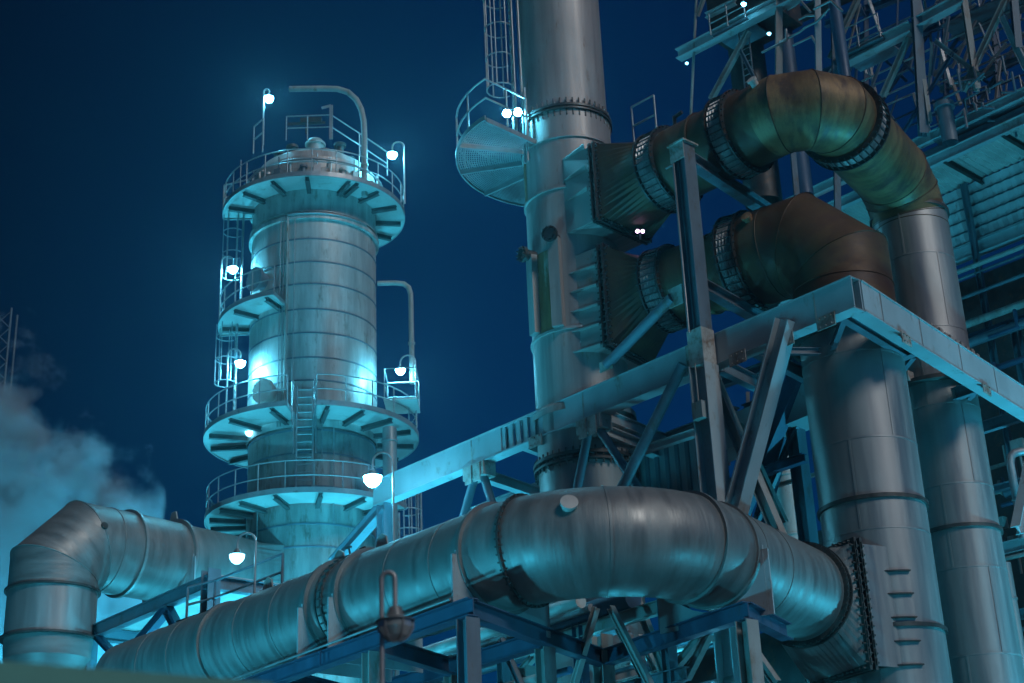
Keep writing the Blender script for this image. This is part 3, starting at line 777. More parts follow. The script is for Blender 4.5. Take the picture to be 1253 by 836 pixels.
# head
mb = MB(); mb.lathe(TX, Z, [(ztop, rT), (ztop+.35, rT*.93), (ztop+.75, rT*.72), (ztop+1.0, rT*.42), (ztop+1.1, .0)], 48); mb.build('dished_head', 'tower', tt)
c = V((TX.x, TX.y, ztop+1.0))+adir(TX, 0)*.3
mb = MB(); mb.lathe(c, Z, [(-.3, .36), (.75, .36), (.75, .44), (.85, .44), (.85, .40), (1.02, .3), (1.1, 0)], 24); mb.build('top_nozzle', 'pale', tt)
mb = MB()
for th, rr_, h_ in ((-60, 1.7, .6), (-30, 1.9, .5), (40, 1.6, .9), (75, 1.5, .7), (15, 1.5, .45), (110, 1.4, .7)):
    p = TX+adir(TX, th)*rr_; mb.lathe(V((p.x, p.y, ztop+.3)), Z, [(0, .16), (h_, .16), (h_, .26), (h_+.12, .26), (h_+.13, 0)], 16)
mb.build('head_nozzles', 'flange', tt)
def walkway(z, R, t0, t1, thick=.06, brs=(), name='walkway', rail=True, r0=None, breaks=(), mat='under'):
    r0 = r0 or rT+.03
    w_ = bpy.data.objects.new(name, None); COL.objects.link(w_); w_.location = V((0, 0, z-GZ)); w_.parent = tt
    k = max(10, int((t1-t0)/5)); mb = MB(); sector(mb, TX, r0, R, t0, t1, z, thick, k); mb.build('walkway_plate', mat, w_)
    mb = MB(); P = arc(TX, R+.015, t0, t1, k, z+.06)
    for a, b in zip(P[:-1], P[1:]): mb.bar(a, b, .03, .20)
    for th in (t0, t1): e = adir(TX, th); mb.bar(TX+e*r0+Z*(z+.02), TX+e*R+Z*(z+.02), .05, .16)
    mb.build('edge_channel', 'galv', w_)
    for th in brs:
        e = adir(TX, th); mb = MB(); mb.ibeam(TX+e*(rT-.05)+Z*(z-.10), TX+e*(R-.15)+Z*(z-.10), .16, .18, .03)
        mb.build('bracket', 'bracket', w_)
    if rail:
        mb = MB(); railing(mb, arc(TX, R-.03, t0, t1, k, z+thick), 1.15, .027, posts=3); mb.build('railing', 'galv', w_)
    return w_
walkway(zP1, 3.78, -92, 148, brs=(-75, -52, -28, -5, 22, 28, 45, 68, 92, 115))
walkway(zP2, 3.8, -100, -24, brs=(-88, -58, -30))
walkway(zP3, 4.2, -165, -13, brs=(-150, -125, -100, -78, -50, -22))
walkway(zP3, 4.2, 2, 150, brs=(8, 28, 48, 70, 95, 120))
walkway(zP4, 4.05, -105, 62, brs=(-98, -80, -60, -42, -20, 5, 30, 52))
walkway(zP4+.0, 4.1, -140, -106, rail=True, brs=(-120,))
mb = MB()
mb.lathe(TX, Z, [(zP1+.08, rT+.02), (zP1+.08, rT+.16), (zP1+.95, rT+.16), (zP1+1.0, rT+.02)], 64); mb.build('insulated_band', 'tower_low', tt)
for i in range(22):
    th = -100+i*11.3; q = TX+adir(TX, th)*(rT+.2); z0 = zP1+.1; mb = MB()
    if i % 3 == 0: mb.box(V((q.x, q.y, z0+.55)), .3, .25, .7, adir(TX, th+90)); mb.tube([V((q.x, q.y, z0+.9)), V((q.x, q.y, z0+1.5))], .03, 6)
    elif i % 3 == 1: mb.tube([V((q.x, q.y, z0)), V((q.x, q.y, z0+1.3)), V((q.x, q.y, z0+1.3))-adir(TX, th)*.7], .045, 6)
    else: mb.lathe(V((q.x, q.y, z0+.2)), Z, [(0, .1), (.6, .1), (.6, .16), (.7, .16), (.7, 0)], 10)
    mb.build('crown_fitting', random.choice(['pale', 'steel', 'galv', 'tower_low']), tt)
mb = MB(); mb.tube(arc(TX, rT+.32, -95, 140, 30, zP1+1.25), .05, 6, cap=True); mb.build('crown_pipe', 'galv', tt)
# top guard platform rails
zt_ = ztop+.9
mb = MB()
hpz = lambda px, py, z: hp(px, py, z)
P = [hpz(310, 188, zt_-.2), hpz(322, 178, zt_)]; railing(mb, P, 1.3, .03)
P = [hpz(350, 172, zt_), hpz(376, 171, zt_), hpz(405, 170, zt_)]; railing(mb, P, 1.15, .026)
P = [hpz(405, 170, zt_), hpz(440, 192, zt_), hpz(474, 215, zt_-.4)]; railing(mb, P, 1.15, .03)
mb.build('top_railing', 'galv', tt)
mb = MB(); p = hpz(405, 170, zt_); mb.bar(p, p+Z*1.6, .14, .1); mb.bar(p+V((-.4, 0, 1.5)), p+Z*1.6, .06, .1); mb.build('davit_post', 'galv', tt)
mb = MB(); a, b = hpz(352, 152, zt_+1.2), hpz(398, 150, zt_+1.2); mb.bar(a, b, .05, .12); mb.box((a+b)/2+V((.2, 0, .1)), .9, .25, .22); mb.tube([(a+b)/2, (a+b)/2-Z*.5], .05, 6); mb.build('davit_arm', 'dark', tt)
# access platform left of walkway 1
mb = MB(); a = hpz(273, 258, zP1); b = hpz(308, 250, zP1); railing(mb, [a+V((0, .0, 0)), b], 1.2, .035); mb.tube([b+Z*.3+V((-.5, 0, 0)), b+Z*2.1+V((-.5, 0, 0))], .02, 5); mb.build('gate_rail', 'galv', tt)
# ladders and cages on the west side
for th, R, z0, z1 in ((-84, 2.95, zP2+.1, zP1-.1), (-80, 3.1, zP3+.1, zP2-.1)):
    p = TX+adir(TX, th)*R; od = adir(TX, th); sd_ = V((-od.y, od.x, 0)); mb = MB(); ladder(mb, p, sd_, z0, z1, .45, .028); mb.build('ladder', 'galv', tt)
    mb = MB(); cage(mb, p, od, z0+2.1, z1, .42, .022, 1.0); mb.build('ladder_cage', 'galv', tt)
p = TX+adir(TX, -5.5)*(rT+.35); od = adir(TX, -5.5); sd_ = V((-od.y, od.x, 0))
mb = MB(); ladder(mb, p, sd_, zP4+.1, zP3+1.2, .62, .03); mb.build('ladder', 'galv', tt)
mb = MB()
for e in (-1, 1):
    mb.tube([p+sd_*e*.42+Z*(zP3-1.5), p+sd_*e*.42+Z*(zP3+1.3)], .035, 6)
    mb.tube([p+sd_*e*.42+od*.6+Z*(zP3-.6), p+sd_*e*.42+od*.6+Z*(zP3+1.25), p+sd_*e*.42+Z*(zP3+1.3)], .03, 6)
mb.build('ladder_hoop', 'galv', tt)
p = TX+adir(TX, 92)*3.3; od = adir(TX, 60); sd_ = V((-od.y, od.x, 0)); mb = MB(); ladder(mb, p, sd_, zP4-4.5, zP4+.5, .5, .035); mb.build('ladder', 'galv', tt)
mb = MB(); cage(mb, p, od, zP4-4.4, zP4+1.2, .55, .03, .8, 8); mb.build('ladder_cage', 'galv', tt)
# pipes clamped to the column
for th, off, r_, y0, y1 in ((-23, .16, .055, 500, 266), (-30, .10, .022, 520, 262), (-27, .10, .022, 520, 262), (-17, .1, .02, 480, 262), (-48, .14, .03, 690, 560), (8, .1, .025, 560, 500), (18, .1, .03, 640, 520)):
    p = TX+adir(TX, th)*(rT+off); mb = MB(); mb.tube([V((p.x, p.y, zT(y0))), V((p.x, p.y, zT(y1)))], r_, 8); mb.build('conduit', 'galv' if r_ < .05 else 'post', tt)
p = arc(TX, rT+.16, -23, 50, 14, zT(263)); mb = MB(); mb.tube(p, .05, 8); mb.build('spray_ring_pipe', 'galv', tt)
# manways
for th, py in ((-40, 482), (-52, 345)):
    e = adir(TX, th); q = TX+e*(rT-.05)+Z*zT(py, rT, th); mb = MB(); mb.lathe(q, e, [(0, .36), (.35, .36), (.35, .5), (.5, .5), (.5, 0)], 28); mb.bolts(q+e*.42, e, .44, 18, .04, .26); mb.build('manway', 'pale' if py > 400 else 'steel', tt)
# overhead vent pipes
pv = TX+adir(TX, 42)*3.3; Yv = pv.y
a = at(446, 225, Yv); b = at(444, 150, Yv)
def gooseneck(name, pts, r, lab, cat='vent pipe', mat='post'):
    tv = thing(name, lab, cat, V((pts[0].x, pts[0].y, pts[0].z))); mb = MB(); mb.tube(pts, r, 16); mb.build('pipe_run', mat, tv)
    mb = MB(); mb.ring(pts[0]+(pts[1]-pts[0])*.5, pts[1]-pts[0], r, .04, .08, 16); mb.build('pipe_flange', mat, tv); return tv
P = [V((a.x, a.y, zP1-.2)), V((a.x, a.y, at(446, 165, Yv).z))]+[at(x, y, Yv) for x, y in ((445, 148), (442, 134), (436, 122), (426, 113), (413, 109), (395, 108.5), (354, 109))]
gooseneck('vent_pipe', P, .125, 'thick pale vent pipe hooking over the top of the column')
Yw = TX.y-.3
x0 = at(503, 380, Yw)
P = [V((x0.x, x0.y, at(503, 470, Yw).z)), V((x0.x, x0.y, at(503, 372, Yw).z))]+[at(x, y, Yw) for x, y in ((502.5, 360), (500, 352), (494, 347.5), (484, 346.5), (462, 347))]
gooseneck('vent_pipe', P, .11, 'thinner grey pipe leaving the column and turning down beside it')
q = at(477, 560, 55); mb = MB(); tdp = thing('drain_pipe', 'stout grey vertical pipe below the middle walkway of the column', 'pipe', V((q.x, q.y, GZ)))
mb.tube([V((q.x, q.y, GZ)), V((q.x, q.y, at(477, 524, 55).z))], .27, 20); mb.build('pipe_run', 'riser', tdp)
mb = MB(); mb.ring(V((q.x, q.y, at(477, 540, 55).z)), Z, .27, .05, .08, 20); mb.build('pipe_flange', 'riser', tdp)
# small landing by lamp on the east side of walkway 3
q = at(492, 497, TX.y-1.5); mb = MB(); mb.box(q, 1.3, 1.6, .05); mb.build('landing_plate', 'under', tt)
mb = MB(); railing(mb, [q+V((-.62, -.75, .04)), q+V((.62, -.75, .04)), q+V((.62, .75, .04)), q+V((-.62, .75, .04))], 1.25, .022, closed=True); mb.build('landing_rail', 'galv', tt)

# ================================================================ LEFT ELBOW DUCT
VX = at(62, 760, 50); VX.z = 0; rV = 1.44; zV = z_at(VX.x, VX.y, 662)
tv = thing('elbow_duct', 'fat grey elbow duct rising at left edge and running back to the column', 'duct', V((VX.x, VX.y, GZ)))
Vc = V((VX.x, VX.y, zV)); dV = (V((TX.x, TX.y, zV))-Vc); LV = dV.length; dV.normalize()
bv = bend(Vc, dn, dV, 1.75, 2)
zv = lambda py: zfr(VX, rV, py)
mb = MB(); mb.mitre([V((VX.x, VX.y, zv(712)))]+bv+[Vc+dV*3.2], rV); mb.build('elbow_shell', 'duct_left', tv)
mb = MB(); mb.seams([V((VX.x, VX.y, zv(712)))]+bv+[Vc+dV*3.2], rV, .022); mb.build('lap_seam', 'duct_left', tv)
mb = MB(); mb.mitre([V((VX.x, VX.y, zv(772))), V((VX.x, VX.y, zv(712)))], rV); mb.build('riser_shell', 'riser', tv)
mb = MB(); mb.lathe(VX, Z, [(GZ, rV*.6), (zv(835), rV*.6), (zv(815), rV*.8), (zv(798), rV*.97), (zv(772), rV)], 56); mb.build('reducer', 'duct_left', tv)
for z, w_ in ((zv(712), .10), (zv(772), .13)):
    mb = MB(); mb.ring(V((VX.x, VX.y, z)), Z, rV, w_, .07); mb.bolts(V((VX.x, VX.y, z)), Z, rV+.07, 48, .04, .12) if w_ > .12 else None; mb.build('flange', 'flange', tv)
mb = MB(); mb.mitre([Vc+dV*3.2, Vc+dV*7.2], rV, rs=[rV, rV*.97]); mb.build('duct_shell', 'duct_left', tv)
for s_, w_ in ((2.55, .10), (4.55, .13)):
    mb = MB(); mb.ring(Vc+dV*s_, dV, rV, w_, .10); mb.build('flange', 'riser', tv)
c = Vc+dV*4.55+Z*(rV+.05); mb = MB(); mb.prism([c-dV.cross(Z)*.28-Z*.1, c+dV.cross(Z)*.28-Z*.1, c+dV.cross(Z)*.12+Z*.38, c-dV.cross(Z)*.12+Z*.38], dV*.06); mb.build('lifting_lug', 'post', tv)
saddle(tv, Vc+dV*4.45, dV, rV, 2.1)
mb = MB(); square_round(mb, Vc+dV*8.9, -dV, 1.15, 1.15, Vc+dV*7.2, rV*.97); mb.build('transition_hood', 'duct_left', tv)
mb = MB(); sd_ = dV.cross(Z)
for e in (-1, 1): mb.box(Vc+dV*9.4+sd_*e*1.15, 1.1, .05, 2.3, dV); mb.box(Vc+dV*9.4+Z*e*1.15, 1.1, 2.3, .05, dV)
for e in (-1, 1): mb.box(Vc+dV*9.0+sd_*e*1.25, .1, .22, 2.6, dV); mb.box(Vc+dV*9.0+Z*e*1.25, .1, 2.3, .22, dV)
mb.build('inlet_box', 'duct_left', tv)
sdv = dV.cross(Z); sdv = sdv if sdv.y < 0 else -sdv
port(tv, Vc+dV*.9+(sdv*.95+Z*.25)*rV*.98, sdv*.95+Z*.25, .09, .04, 'flange')
# frame below it
zf = 11.6
F0 = hp(112, 775, zf); F1 = hp(258, 712, zf)
tf = thing('pipe_support', 'dark blue trestle with diagonals under the elbow duct', 'steel frame', V((F1.x, F1.y, GZ)))
mb = MB(); mb.ibeam(F0, F1, .3, .42); mb.build('beam', 'steel', tf)
df = (F1-F0).normalized(); xf = df.cross(Z); xf = xf if xf.y < 0 else -xf
vpost(F1.x, F1.y, GZ, zf+.35, .42, 'steel', 'post', tf, df); vpost(F0.x, F0.y, GZ, zf-.25, .35, 'steel', 'post', tf, df)
Fm = onp(205, 745, F0, df)
brace(Fm, onp(148, 812, F0, df), .26, 'navy', 'i', 'brace', tf); brace(Fm, onp(222, 778, F0, df), .26, 'navy', 'i', 'brace', tf)
brace(onp(118, 778, F0, df), onp(150, 812, F0, df), .2, 'navy', 'i', 'brace', tf)
mb = MB(); mb.ibeam(F1-Z*.02-xf*.16, F1-xf*3.0, .26, .4); mb.build('cross_beam', 'steel', tf)
mb = MB(); mb.ibeam(F0-xf*.16-Z*.02, F0-xf*3.0, .26, .4); mb.build('cross_beam', 'steel', tf)
mb = MB(); mb.box((F0+F1)/2-xf*1.5+Z*.235, (F1-F0).length, 2.6, .03, df); mb.build('deck_plate', 'pale', tf)
# catwalk and rail beyond the long duct
q0 = at(228, 762, 43); q1 = at(262, 753, 43); q2 = at(345, 722, 41)
tc_ = thing('catwalk', 'short catwalk with bent hand rail behind the long duct', 'catwalk', V((q1.x, q1.y, GZ)))
mb = MB(); mb.bar(q0-Z*.05, q2-Z*.05, .8, .06); mb.build('deck_plate', 'dark', tc_)
mb = MB(); railing(mb, [q0, q1, q2], 1.0, .04); mb.build('railing', 'steel', tc_)
vp = (q0+q2)/2; mb = MB(); mb.bar(V((vp.x, vp.y, GZ)), vp-Z*.09, .2); mb.build('post', 'steel', tc_)

# ================================================================ LAMPS
X_ = V((1, 0, 0))
zb = lambda px, py, Y: at(px, py, Y).z
LG_ = 'lamps on the banded column'
lamp('walkway_lamp', 'lit lamp on a pole at the top left of the column', at(329, 122, 58), True, .19, group=LG_, neck=.22, side=-X_, base=zb(322, 186, 58))
lamp('walkway_lamp', 'lit lamp at the right end of the top walkway of the column', at(480, 191, 57), True, .19, group=LG_, neck=.5, side=X_, base=zP1)
lamp('walkway_lamp', 'lit lamp over the small left landing of the column', at(285, 331, 57), True, .19, group=LG_, neck=.48, side=-X_, base=zb(271, 392, 57))
lamp('walkway_lamp', 'lit lamp beside the caged ladder left of the column', at(294, 446, 56), True, .19, group=LG_, neck=.5, side=-X_, base=zb(279, 514, 56))
lamp('walkway_lamp', 'lit lamp right of the column above the middle walkway', at(490, 455, 57), True, .18, group=LG_, neck=.6, side=X_, base=zb(508, 520, 57))
lamp('walkway_lamp', 'small dim lamp hanging under the middle walkway of the column', at(305, 531, 56.6), None, .16, 'lamp_dim', group=LG_)
lamp('street_lamp', 'largest brightest lamp on a gooseneck pole above the long duct', at(456, 589, 45), True, .27, 'lamp_big', neck=.62, side=X_, base=GZ, group='gooseneck lamps by the long duct')
lamp('street_lamp', 'small pale lamp on a gooseneck pole before the elbow duct', at(290, 684, 41), True, .21, 'lamp_dim', neck=.5, side=X_, base=GZ, group='gooseneck lamps by the long duct')
lamp('street_lamp', 'blurred unlit lamp close to the viewer in front of the long duct', at(484, 771, 13.5), True, .155, 'glass', neck=.12, side=-X_, base=GZ, rise=.12, group='gooseneck lamps by the long duct')
# twin floodlights
def flood(name, label, p, d, mat, s=.2, arm=None):
    t = thing(name, label, 'floodlight', p)
    for e in (-1, 1):
        sd_ = d.cross(Z).normalized(); c = p+sd_*e*s*1.1
        mb = MB(); mb.lathe(c, d, [(-s*1.1, s*.4), (0, s*.85), (.04, s*.9), (.04, s*.8)], 18); mb.build('lamp_housing', 'shade', t)
        mb = MB(); mb.lathe(c, d, [(.02, s*.8), (s*.25, s*.6), (s*.35, 0)], 18); mb.build('lamp_glass', mat, t)
    mb = MB(); mb.tube([p-sd_*s*1.6-d*s*.5, p+sd_*s*1.6-d*s*.5], .03, 6); mb.tube([p-d*s*.5, p-d*s*.5-Z*s*4 if arm is None else arm], .035, 6); mb.build('lamp_arm', 'galv', t)
pf_ = at(627, 138, 42.2)
flood('floodlight', 'bright twin floodlight at the round grating of the stack', pf_, V((-.1, -.8, -.6)).normalized(), 'lamp', .16)
flood('floodlight', 'small violet twin light glowing between the two brown ducts', at(783, 283, 41.5), V((.1, -.85, -.5)).normalized(), 'lamp_pink', .07)

# ================================================================ FAR SIDE: PROCESS BUILDING ON THE RIGHT
zR = 29.0
b0 = hp(1141, 198, zR); b1_ = hp(1253, 147, zR); db = (b1_-b0).normalized(); nb_ = db.cross(Z); nb_ = nb_ if nb_.y > 0 else -nb_   # away from camera
tb = thing('process_building', 'dark process building with louvred wall and pale roof sheets at right', 'building', V((b0.x, b0.y, GZ)))
A = b0-db*11; B = b1_+db*7
mb = MB(); mb.ibeam(A, B, .25, .45); mb.build('eaves_beam', 'girder', tb)
w0 = hp(1160, 238, zR); wd = (w0-b0).dot(nb_)
e0_ = onp(1129, 173, b0, db); mb = MB(); mb.ibeam(V((A.x, A.y, e0_.z)), V((B.x, B.y, e0_.z)), .3, .40); mb.build('roof_edge_beam', 'girder', tb)
mb = MB(); q = onp(1146, 184, b0, db); mb.tube([V((A.x, A.y, q.z))+nb_*.4+db*10, V((B.x, B.y, q.z))+nb_*.4], .36, 20); mb.build('roof_pipe', 'steel', tb)
# corrugated roof underside: folded sheet
mb = MB(); L_ = (B-A).length; k = int(L_/.28)
for i in range(k):
    x = A+db*(L_*i/k); y = x+db*(L_/k*.5); z_ = y+db*(L_/k*.5)
    mb.add([x, y+Z*.09, y+Z*.09+nb_*wd, x+nb_*wd], [(0, 1, 2, 3)]); mb.add([y+Z*.09, z_, z_+nb_*wd, y+Z*.09+nb_*wd], [(0, 1, 2, 3)])
mb.build('roof_sheet', 'roof', tb)
for s_ in (2, 5, 8, 11.5, 14, 17):
    mb = MB(); mb.ibeam(A+db*s_-Z*.16, A+db*s_+nb_*wd-Z*.16, .14, .2); mb.build('rafter', 'dark', tb)
# louvred wall
WA, WB = A+nb_*wd, B+nb_*wd; zb0 = onp(1168, 306, WA, db).z
mb = MB(); mb.bar(V((WA.x, WA.y, (zR+zb0)/2))+nb_*.25, V((WB.x, WB.y, (zR+zb0)/2))+nb_*.25, .06, zR-zb0-.05)
mb.build('wall', 'navy', tb)
nl = 5; hl = (zR-zb0)/nl
for i in range(nl):
    mb = MB(); zz = zb0+hl*(i+.55); k = int(L_/.42); h2 = hl*.36
    for j in range(k):
        x = V((WA.x, WA.y, zz))+db*(L_*j/k); y = x+db*(L_/k*.5)-nb_*.05; w2 = x+db*(L_/k)
        for a_, b2 in ((x, y), (y, w2)): mb.add([a_-Z*h2, b2-Z*h2, b2+Z*h2-nb_*.12, a_+Z*h2-nb_*.12], [(0, 1, 2, 3)])
    mb.build('louvre_band', 'corr', tb)
    mb = MB(); mb.bar(V((WA.x, WA.y, zz-hl*.5)), V((WB.x, WB.y, zz-hl*.5)), .14, .07); mb.build('louvre_rail', 'steel', tb)
mb = MB(); mb.ibeam(V((WA.x, WA.y, zb0-.3)), V((WB.x, WB.y, zb0-.3)), .35, .6); mb.build('sill_beam', 'girder', tb)
for px in (1188, 1050, 1300):
    q = onp(px, 250, WA, db); mb = MB(); mb.ibeam(V((q.x, q.y, GZ))-nb_*.3, V((q.x, q.y, zR))-nb_*.3, .22, .22, up=db); mb.build('post', 'steel', tb)
q = onp(1181, 205, b0, db)
# tube light under the roof
tl_ = thing('tube_light', 'short upright tube light under the pale roof at right', 'tube light', onp(1180, 218, WA, db)-nb_*.8)
mb = MB(); p = onp(1180, 206, WA, db)-nb_*.8; q = onp(1182, 220, WA, db)-nb_*.8; mb.tube([p, q], .035, 8); mb.build('lamp_tube', 'lamp_dim', tl_)
mb = MB(); mb.bar(p+nb_*.07+Z*.25, q+nb_*.07, .06, .06); mb.build('lamp_housing', 'shade', tl_)
tl3 = copy_tree(tl_); tl3.location = tl_.location-db*3.1; tl3['label'] = 'added tube light under the pale roof, hidden behind the brown upper bend'  # copy added out of sight to brighten the roof sheets
for c in tl3.children: c.data = c.data.copy(); c.data.materials[0] = M['lamp_mid'] if c.name.startswith('lamp_tube') else M['shade']
# dark inside below: back wall, floors and pipe runs
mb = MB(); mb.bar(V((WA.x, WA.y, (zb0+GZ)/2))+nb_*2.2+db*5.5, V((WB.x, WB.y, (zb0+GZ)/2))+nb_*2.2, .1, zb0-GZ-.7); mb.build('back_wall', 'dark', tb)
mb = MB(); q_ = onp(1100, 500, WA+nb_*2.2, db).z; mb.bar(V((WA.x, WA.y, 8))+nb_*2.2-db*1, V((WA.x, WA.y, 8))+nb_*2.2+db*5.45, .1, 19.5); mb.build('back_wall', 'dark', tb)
for i, (px, py, r_, m_, off) in enumerate(((1190, 326, .10, 'post', .6), (1200, 332, .06, 'steel', .3), (1186, 396, .15, 'post', .9), (1186, 420, .18, 'steel', .8), (1200, 406, .08, 'navy', .4), (1215, 452, .12, 'navy', .9), (1212, 352, .07, 'steel', .6))):
    q = onp(px, py, WA-nb_*off, db); mb = MB(); mb.tube([q-db*1.5, q+db*9], r_, 12); mb.build('pipe_run', m_, tb)
for py, m_, h_ in ((520, 'girder', .35), (676, 'girder', .45), (600, 'steel', .25), (760, 'steel', .35)):
    q = onp(1212, py, WA-nb_*.8, db); mb = MB(); mb.ibeam(q-db*2, q+db*9, .25, h_); mb.build('floor_beam', m_, tb)
for px, y0 in ((1240, 392), (1262, 380)):
    q = onp(px, y0, WA-nb_*.4, db); mb = MB(); mb.ibeam(V((q.x, q.y, GZ)), q, .3, .3, up=db); mb.build('post', 'steel', tb)
random.seed(3)
for i in range(16):
    q = onp(random.uniform(1195, 1260), random.uniform(340, 820), WA-nb_*random.uniform(0, 1), db); mb = MB()
    if i % 3 == 0: mb.lathe(q, db, [(0, .2), (.5, .2), (.5, .3), (.6, .3), (.6, 0)], 14); mb.tube([q, q+Z*.6], .06, 6)
    elif i % 3 == 1: mb.tube([q, q+db*1.2, q+db*1.2+Z*.7], .08, 8)
    else: mb.box(q, .5, .3, .4, db); mb.tube([q, q-Z*1.2], .05, 6)
    mb.build('valve', random.choice(['steel', 'navy', 'post']), tb)
def pipething(name, label, pts, r, mat, cat='pipe', group=None):
    t = thing(name, label, cat, V((pts[0].x, pts[0].y, pts[0].z)), group); mb = MB(); mb.tube(pts, r, 16); mb.build('pipe_run', mat, t)
    d = (pts[1]-pts[0]); L = d.length; k = max(1, int(L/2))
    for i in range(k): mb = MB(); mb.ring(pts[0]+d*((i+.5)/k), d, r, .03, .06, 16); mb.build('pipe_band', mat, t)
    return t
q = at(1238, 640, 47); r0_ = at(1236, 566, 47)
P = [V((r0_.x, r0_.y, at(1243, 660, 47).z)), V((r0_.x, r0_.y, r0_.z))]+[V((r0_.x+dx, r0_.y, r0_.z+dz)) for dx, dz in ((.05, .18), (.18, .3), (.38, .34), (.7, .34))]
pipething('hooked_pipe', 'slim silver pipe hooking over at the right edge', P, .13, 'galv')
q = at(1232, 720, 47.5); pipething('edge_pipe', 'upright insulated pipe at the lower right edge', [V((q.x, q.y, GZ)), V((q.x, q.y, at(1225, 690, 47.5).z))], .25, 'riser')

# ================================================================ FAR SIDE: STEEL LATTICE
PLa = hp(915, 24, 36); dla = (hp(915, 24, 36)-hp(830, 68, 36)).normalized()
tl2 = thing('lattice_structure', 'open steel lattice tower with walkways at upper right', 'steel frame', V((PLa.x+2, PLa.y, GZ)))
def lx(p, q, w, mat='post', pl=PLa, kind='i', name='brace'):
    brace(onp(*p, pl, dla), onp(*q, pl, dla), w, mat, kind, name, tl2)
lx((830, 68), (1000, -20), .42, 'girder', name='beam')
P2_ = hp(1026, 78, 34.5)
lx((1026, 78), (1115, 34), .45, 'girder', P2_, name='beam'); lx((1120, 30), (1180, -2), .40, 'girder', P2_, name='beam')
lx((870, 122), (916, 38), .20, 'post'); lx((845, 150), (853, -20), .12, 'post', kind='tube'); lx((864, 20), (900, 2), .22, 'girder'); lx((853, 20), (868, -20), .14, 'post')
for x0_, y0_, x1_, y1_, w_, m_, pl_ in ((953, 150, 953, -10, .26, 'post', PLa), (1003, 160, 1000, -10, .22, 'girder', PLa), (1025, 260, 1020, -10, .24, 'steel', P2_), (1130, 165, 1120, -10, .34, 'steel', P2_), (1196, 110, 1178, -10, .22, 'post', P2_), (1016, 72, 1051, -5, .2, 'post', P2_), (1080, 118, 1112, 46, .2, 'post', P2_), (1122, 40, 1138, 150, .16, 'post', P2_), (1144, 50, 1203, 96, .18, 'girder', P2_), (1178, 112, 1232, -4, .2, 'post', P2_), (1226, 20, 1256, 84, .22, 'girder', P2_), (1008, 120, 1050, 180, .12, 'steel', P2_), (1100, 170, 1170, 60, .12, 'navy', P2_), (968, 160, 975, 240, .2, 'steel', PLa), (905, 60, 935, 120, .12, 'steel', PLa), (1240, -5, 1246, 60, .25, 'steel', P2_)):
    lx((x0_, y0_), (x1_, y1_), w_, m_, pl_)
# second layer further back
P3_ = P2_+nb_*6
for x0_, y0_, x1_, y1_, w_, m_ in ((1010, 30, 1253, -60, .3, 'navy'), (980, 100, 1253, -10, .25, 'navy'), (1060, 200, 1060, 0, .2, 'navy'), (1160, 190, 1155, 0, .2, 'navy'), (1225, 160, 1215, 0, .24, 'navy'), (990, 190, 1060, 40, .16, 'steel'), (1060, 150, 1150, 20, .15, 'navy'), (1190, 140, 1253, 40, .16, 'steel'), (1150, 110, 1253, 70, .25, 'steel'), (930, 40, 1040, -8, .5, 'dark'), (1150, 60, 1250, 130, .12, 'navy'), (1020, 10, 1110, 100, .12, 'navy')):
    brace(onp(x0_, y0_, P3_, dla), onp(x1_, y1_, P3_, dla), w_, m_, 'i', 'brace', tl2)
random.seed(21)
for k in range(60):
    x = random.uniform(1030, 1250); y = random.uniform(-10, 130); dx = random.uniform(-40, 40); dy = random.uniform(25, 70)*random.choice([-1, 1]); off = random.uniform(1, 7)
    brace(onp(x, y, P2_+nb_*off, dla), onp(x+dx, y+dy, P2_+nb_*off, dla), random.uniform(.06, .12), random.choice(['steel', 'galv', 'post', 'navy']), 'box', 'brace', tl2)
for k in range(9):
    y = -10+k*17; brace(onp(1040, y+60+random.uniform(-6, 6), P2_+nb_*3, dla), onp(1253, y-35, P2_+nb_*3, dla), .09, random.choice(['steel', 'galv', 'navy']), 'tube', 'handrail', tl2)
# walkways of the lattice
def lwalk(p, q, pl, depth_=1.6):
    a, b = onp(*p, pl, dla), onp(*q, pl, dla); b.z = a.z; mb = MB(); mb.bar((a+nb_*depth_/2), (b+nb_*depth_/2), depth_, .06); mb.build('walkway_plate', 'steel', tl2)
    n_ = max(2, int((b-a).length/1.3)); pts = [a+(b-a)*i/n_+Z*.03 for i in range(n_+1)]; mb = MB(); railing(mb, pts, 1.1, .03); mb.build('railing', 'galv', tl2)
lwalk((1026, 70), (1078, 48), P2_-nb_*.3); lwalk((870, 44), (912, 22), PLa-nb_*.2); lwalk((1140, 172), (1253, 122), b0-nb_*.1, 1.2); lwalk((1150, 32), (1250, -8), P2_+nb_*2)
# vessels and pipes inside the lattice
for px, y0, y1, r_, m_ in ((935, 160, -10, .75, 'dark'), (918, 120, 25, .12, 'girder'), (985, 150, 20, .35, 'navy'), (1045, 80, -10, .25, 'navy'), (968, 60, 0, .2, 'steel')):
    a = onp(px, y0+90, PLa+nb_*2, dla); mb = MB(); mb.lathe(V((a.x, a.y, 0)), Z, [(a.z, r_), (onp(px, y1, PLa+nb_*2, dla).z, r_)], 20); mb.build('vessel', m_, tl2)
mb = MB(); 
for px, py in ((923, 20), (960, 5), (905, 30)):
    pass
mb = MB(); a = onp(912, 60, PLa+nb_*.4, dla); ladder(mb, a, dla, a.z-4.6, a.z+3.5, .45, .03); mb.build('ladder', 'galv', tl2)
a = onp(922, 12, PLa+nb_*1.2, dla); mb = MB(); mb.box(a, 3.2, 2, 2.2, dla); mb.build('equipment_box', 'dark', tl2)
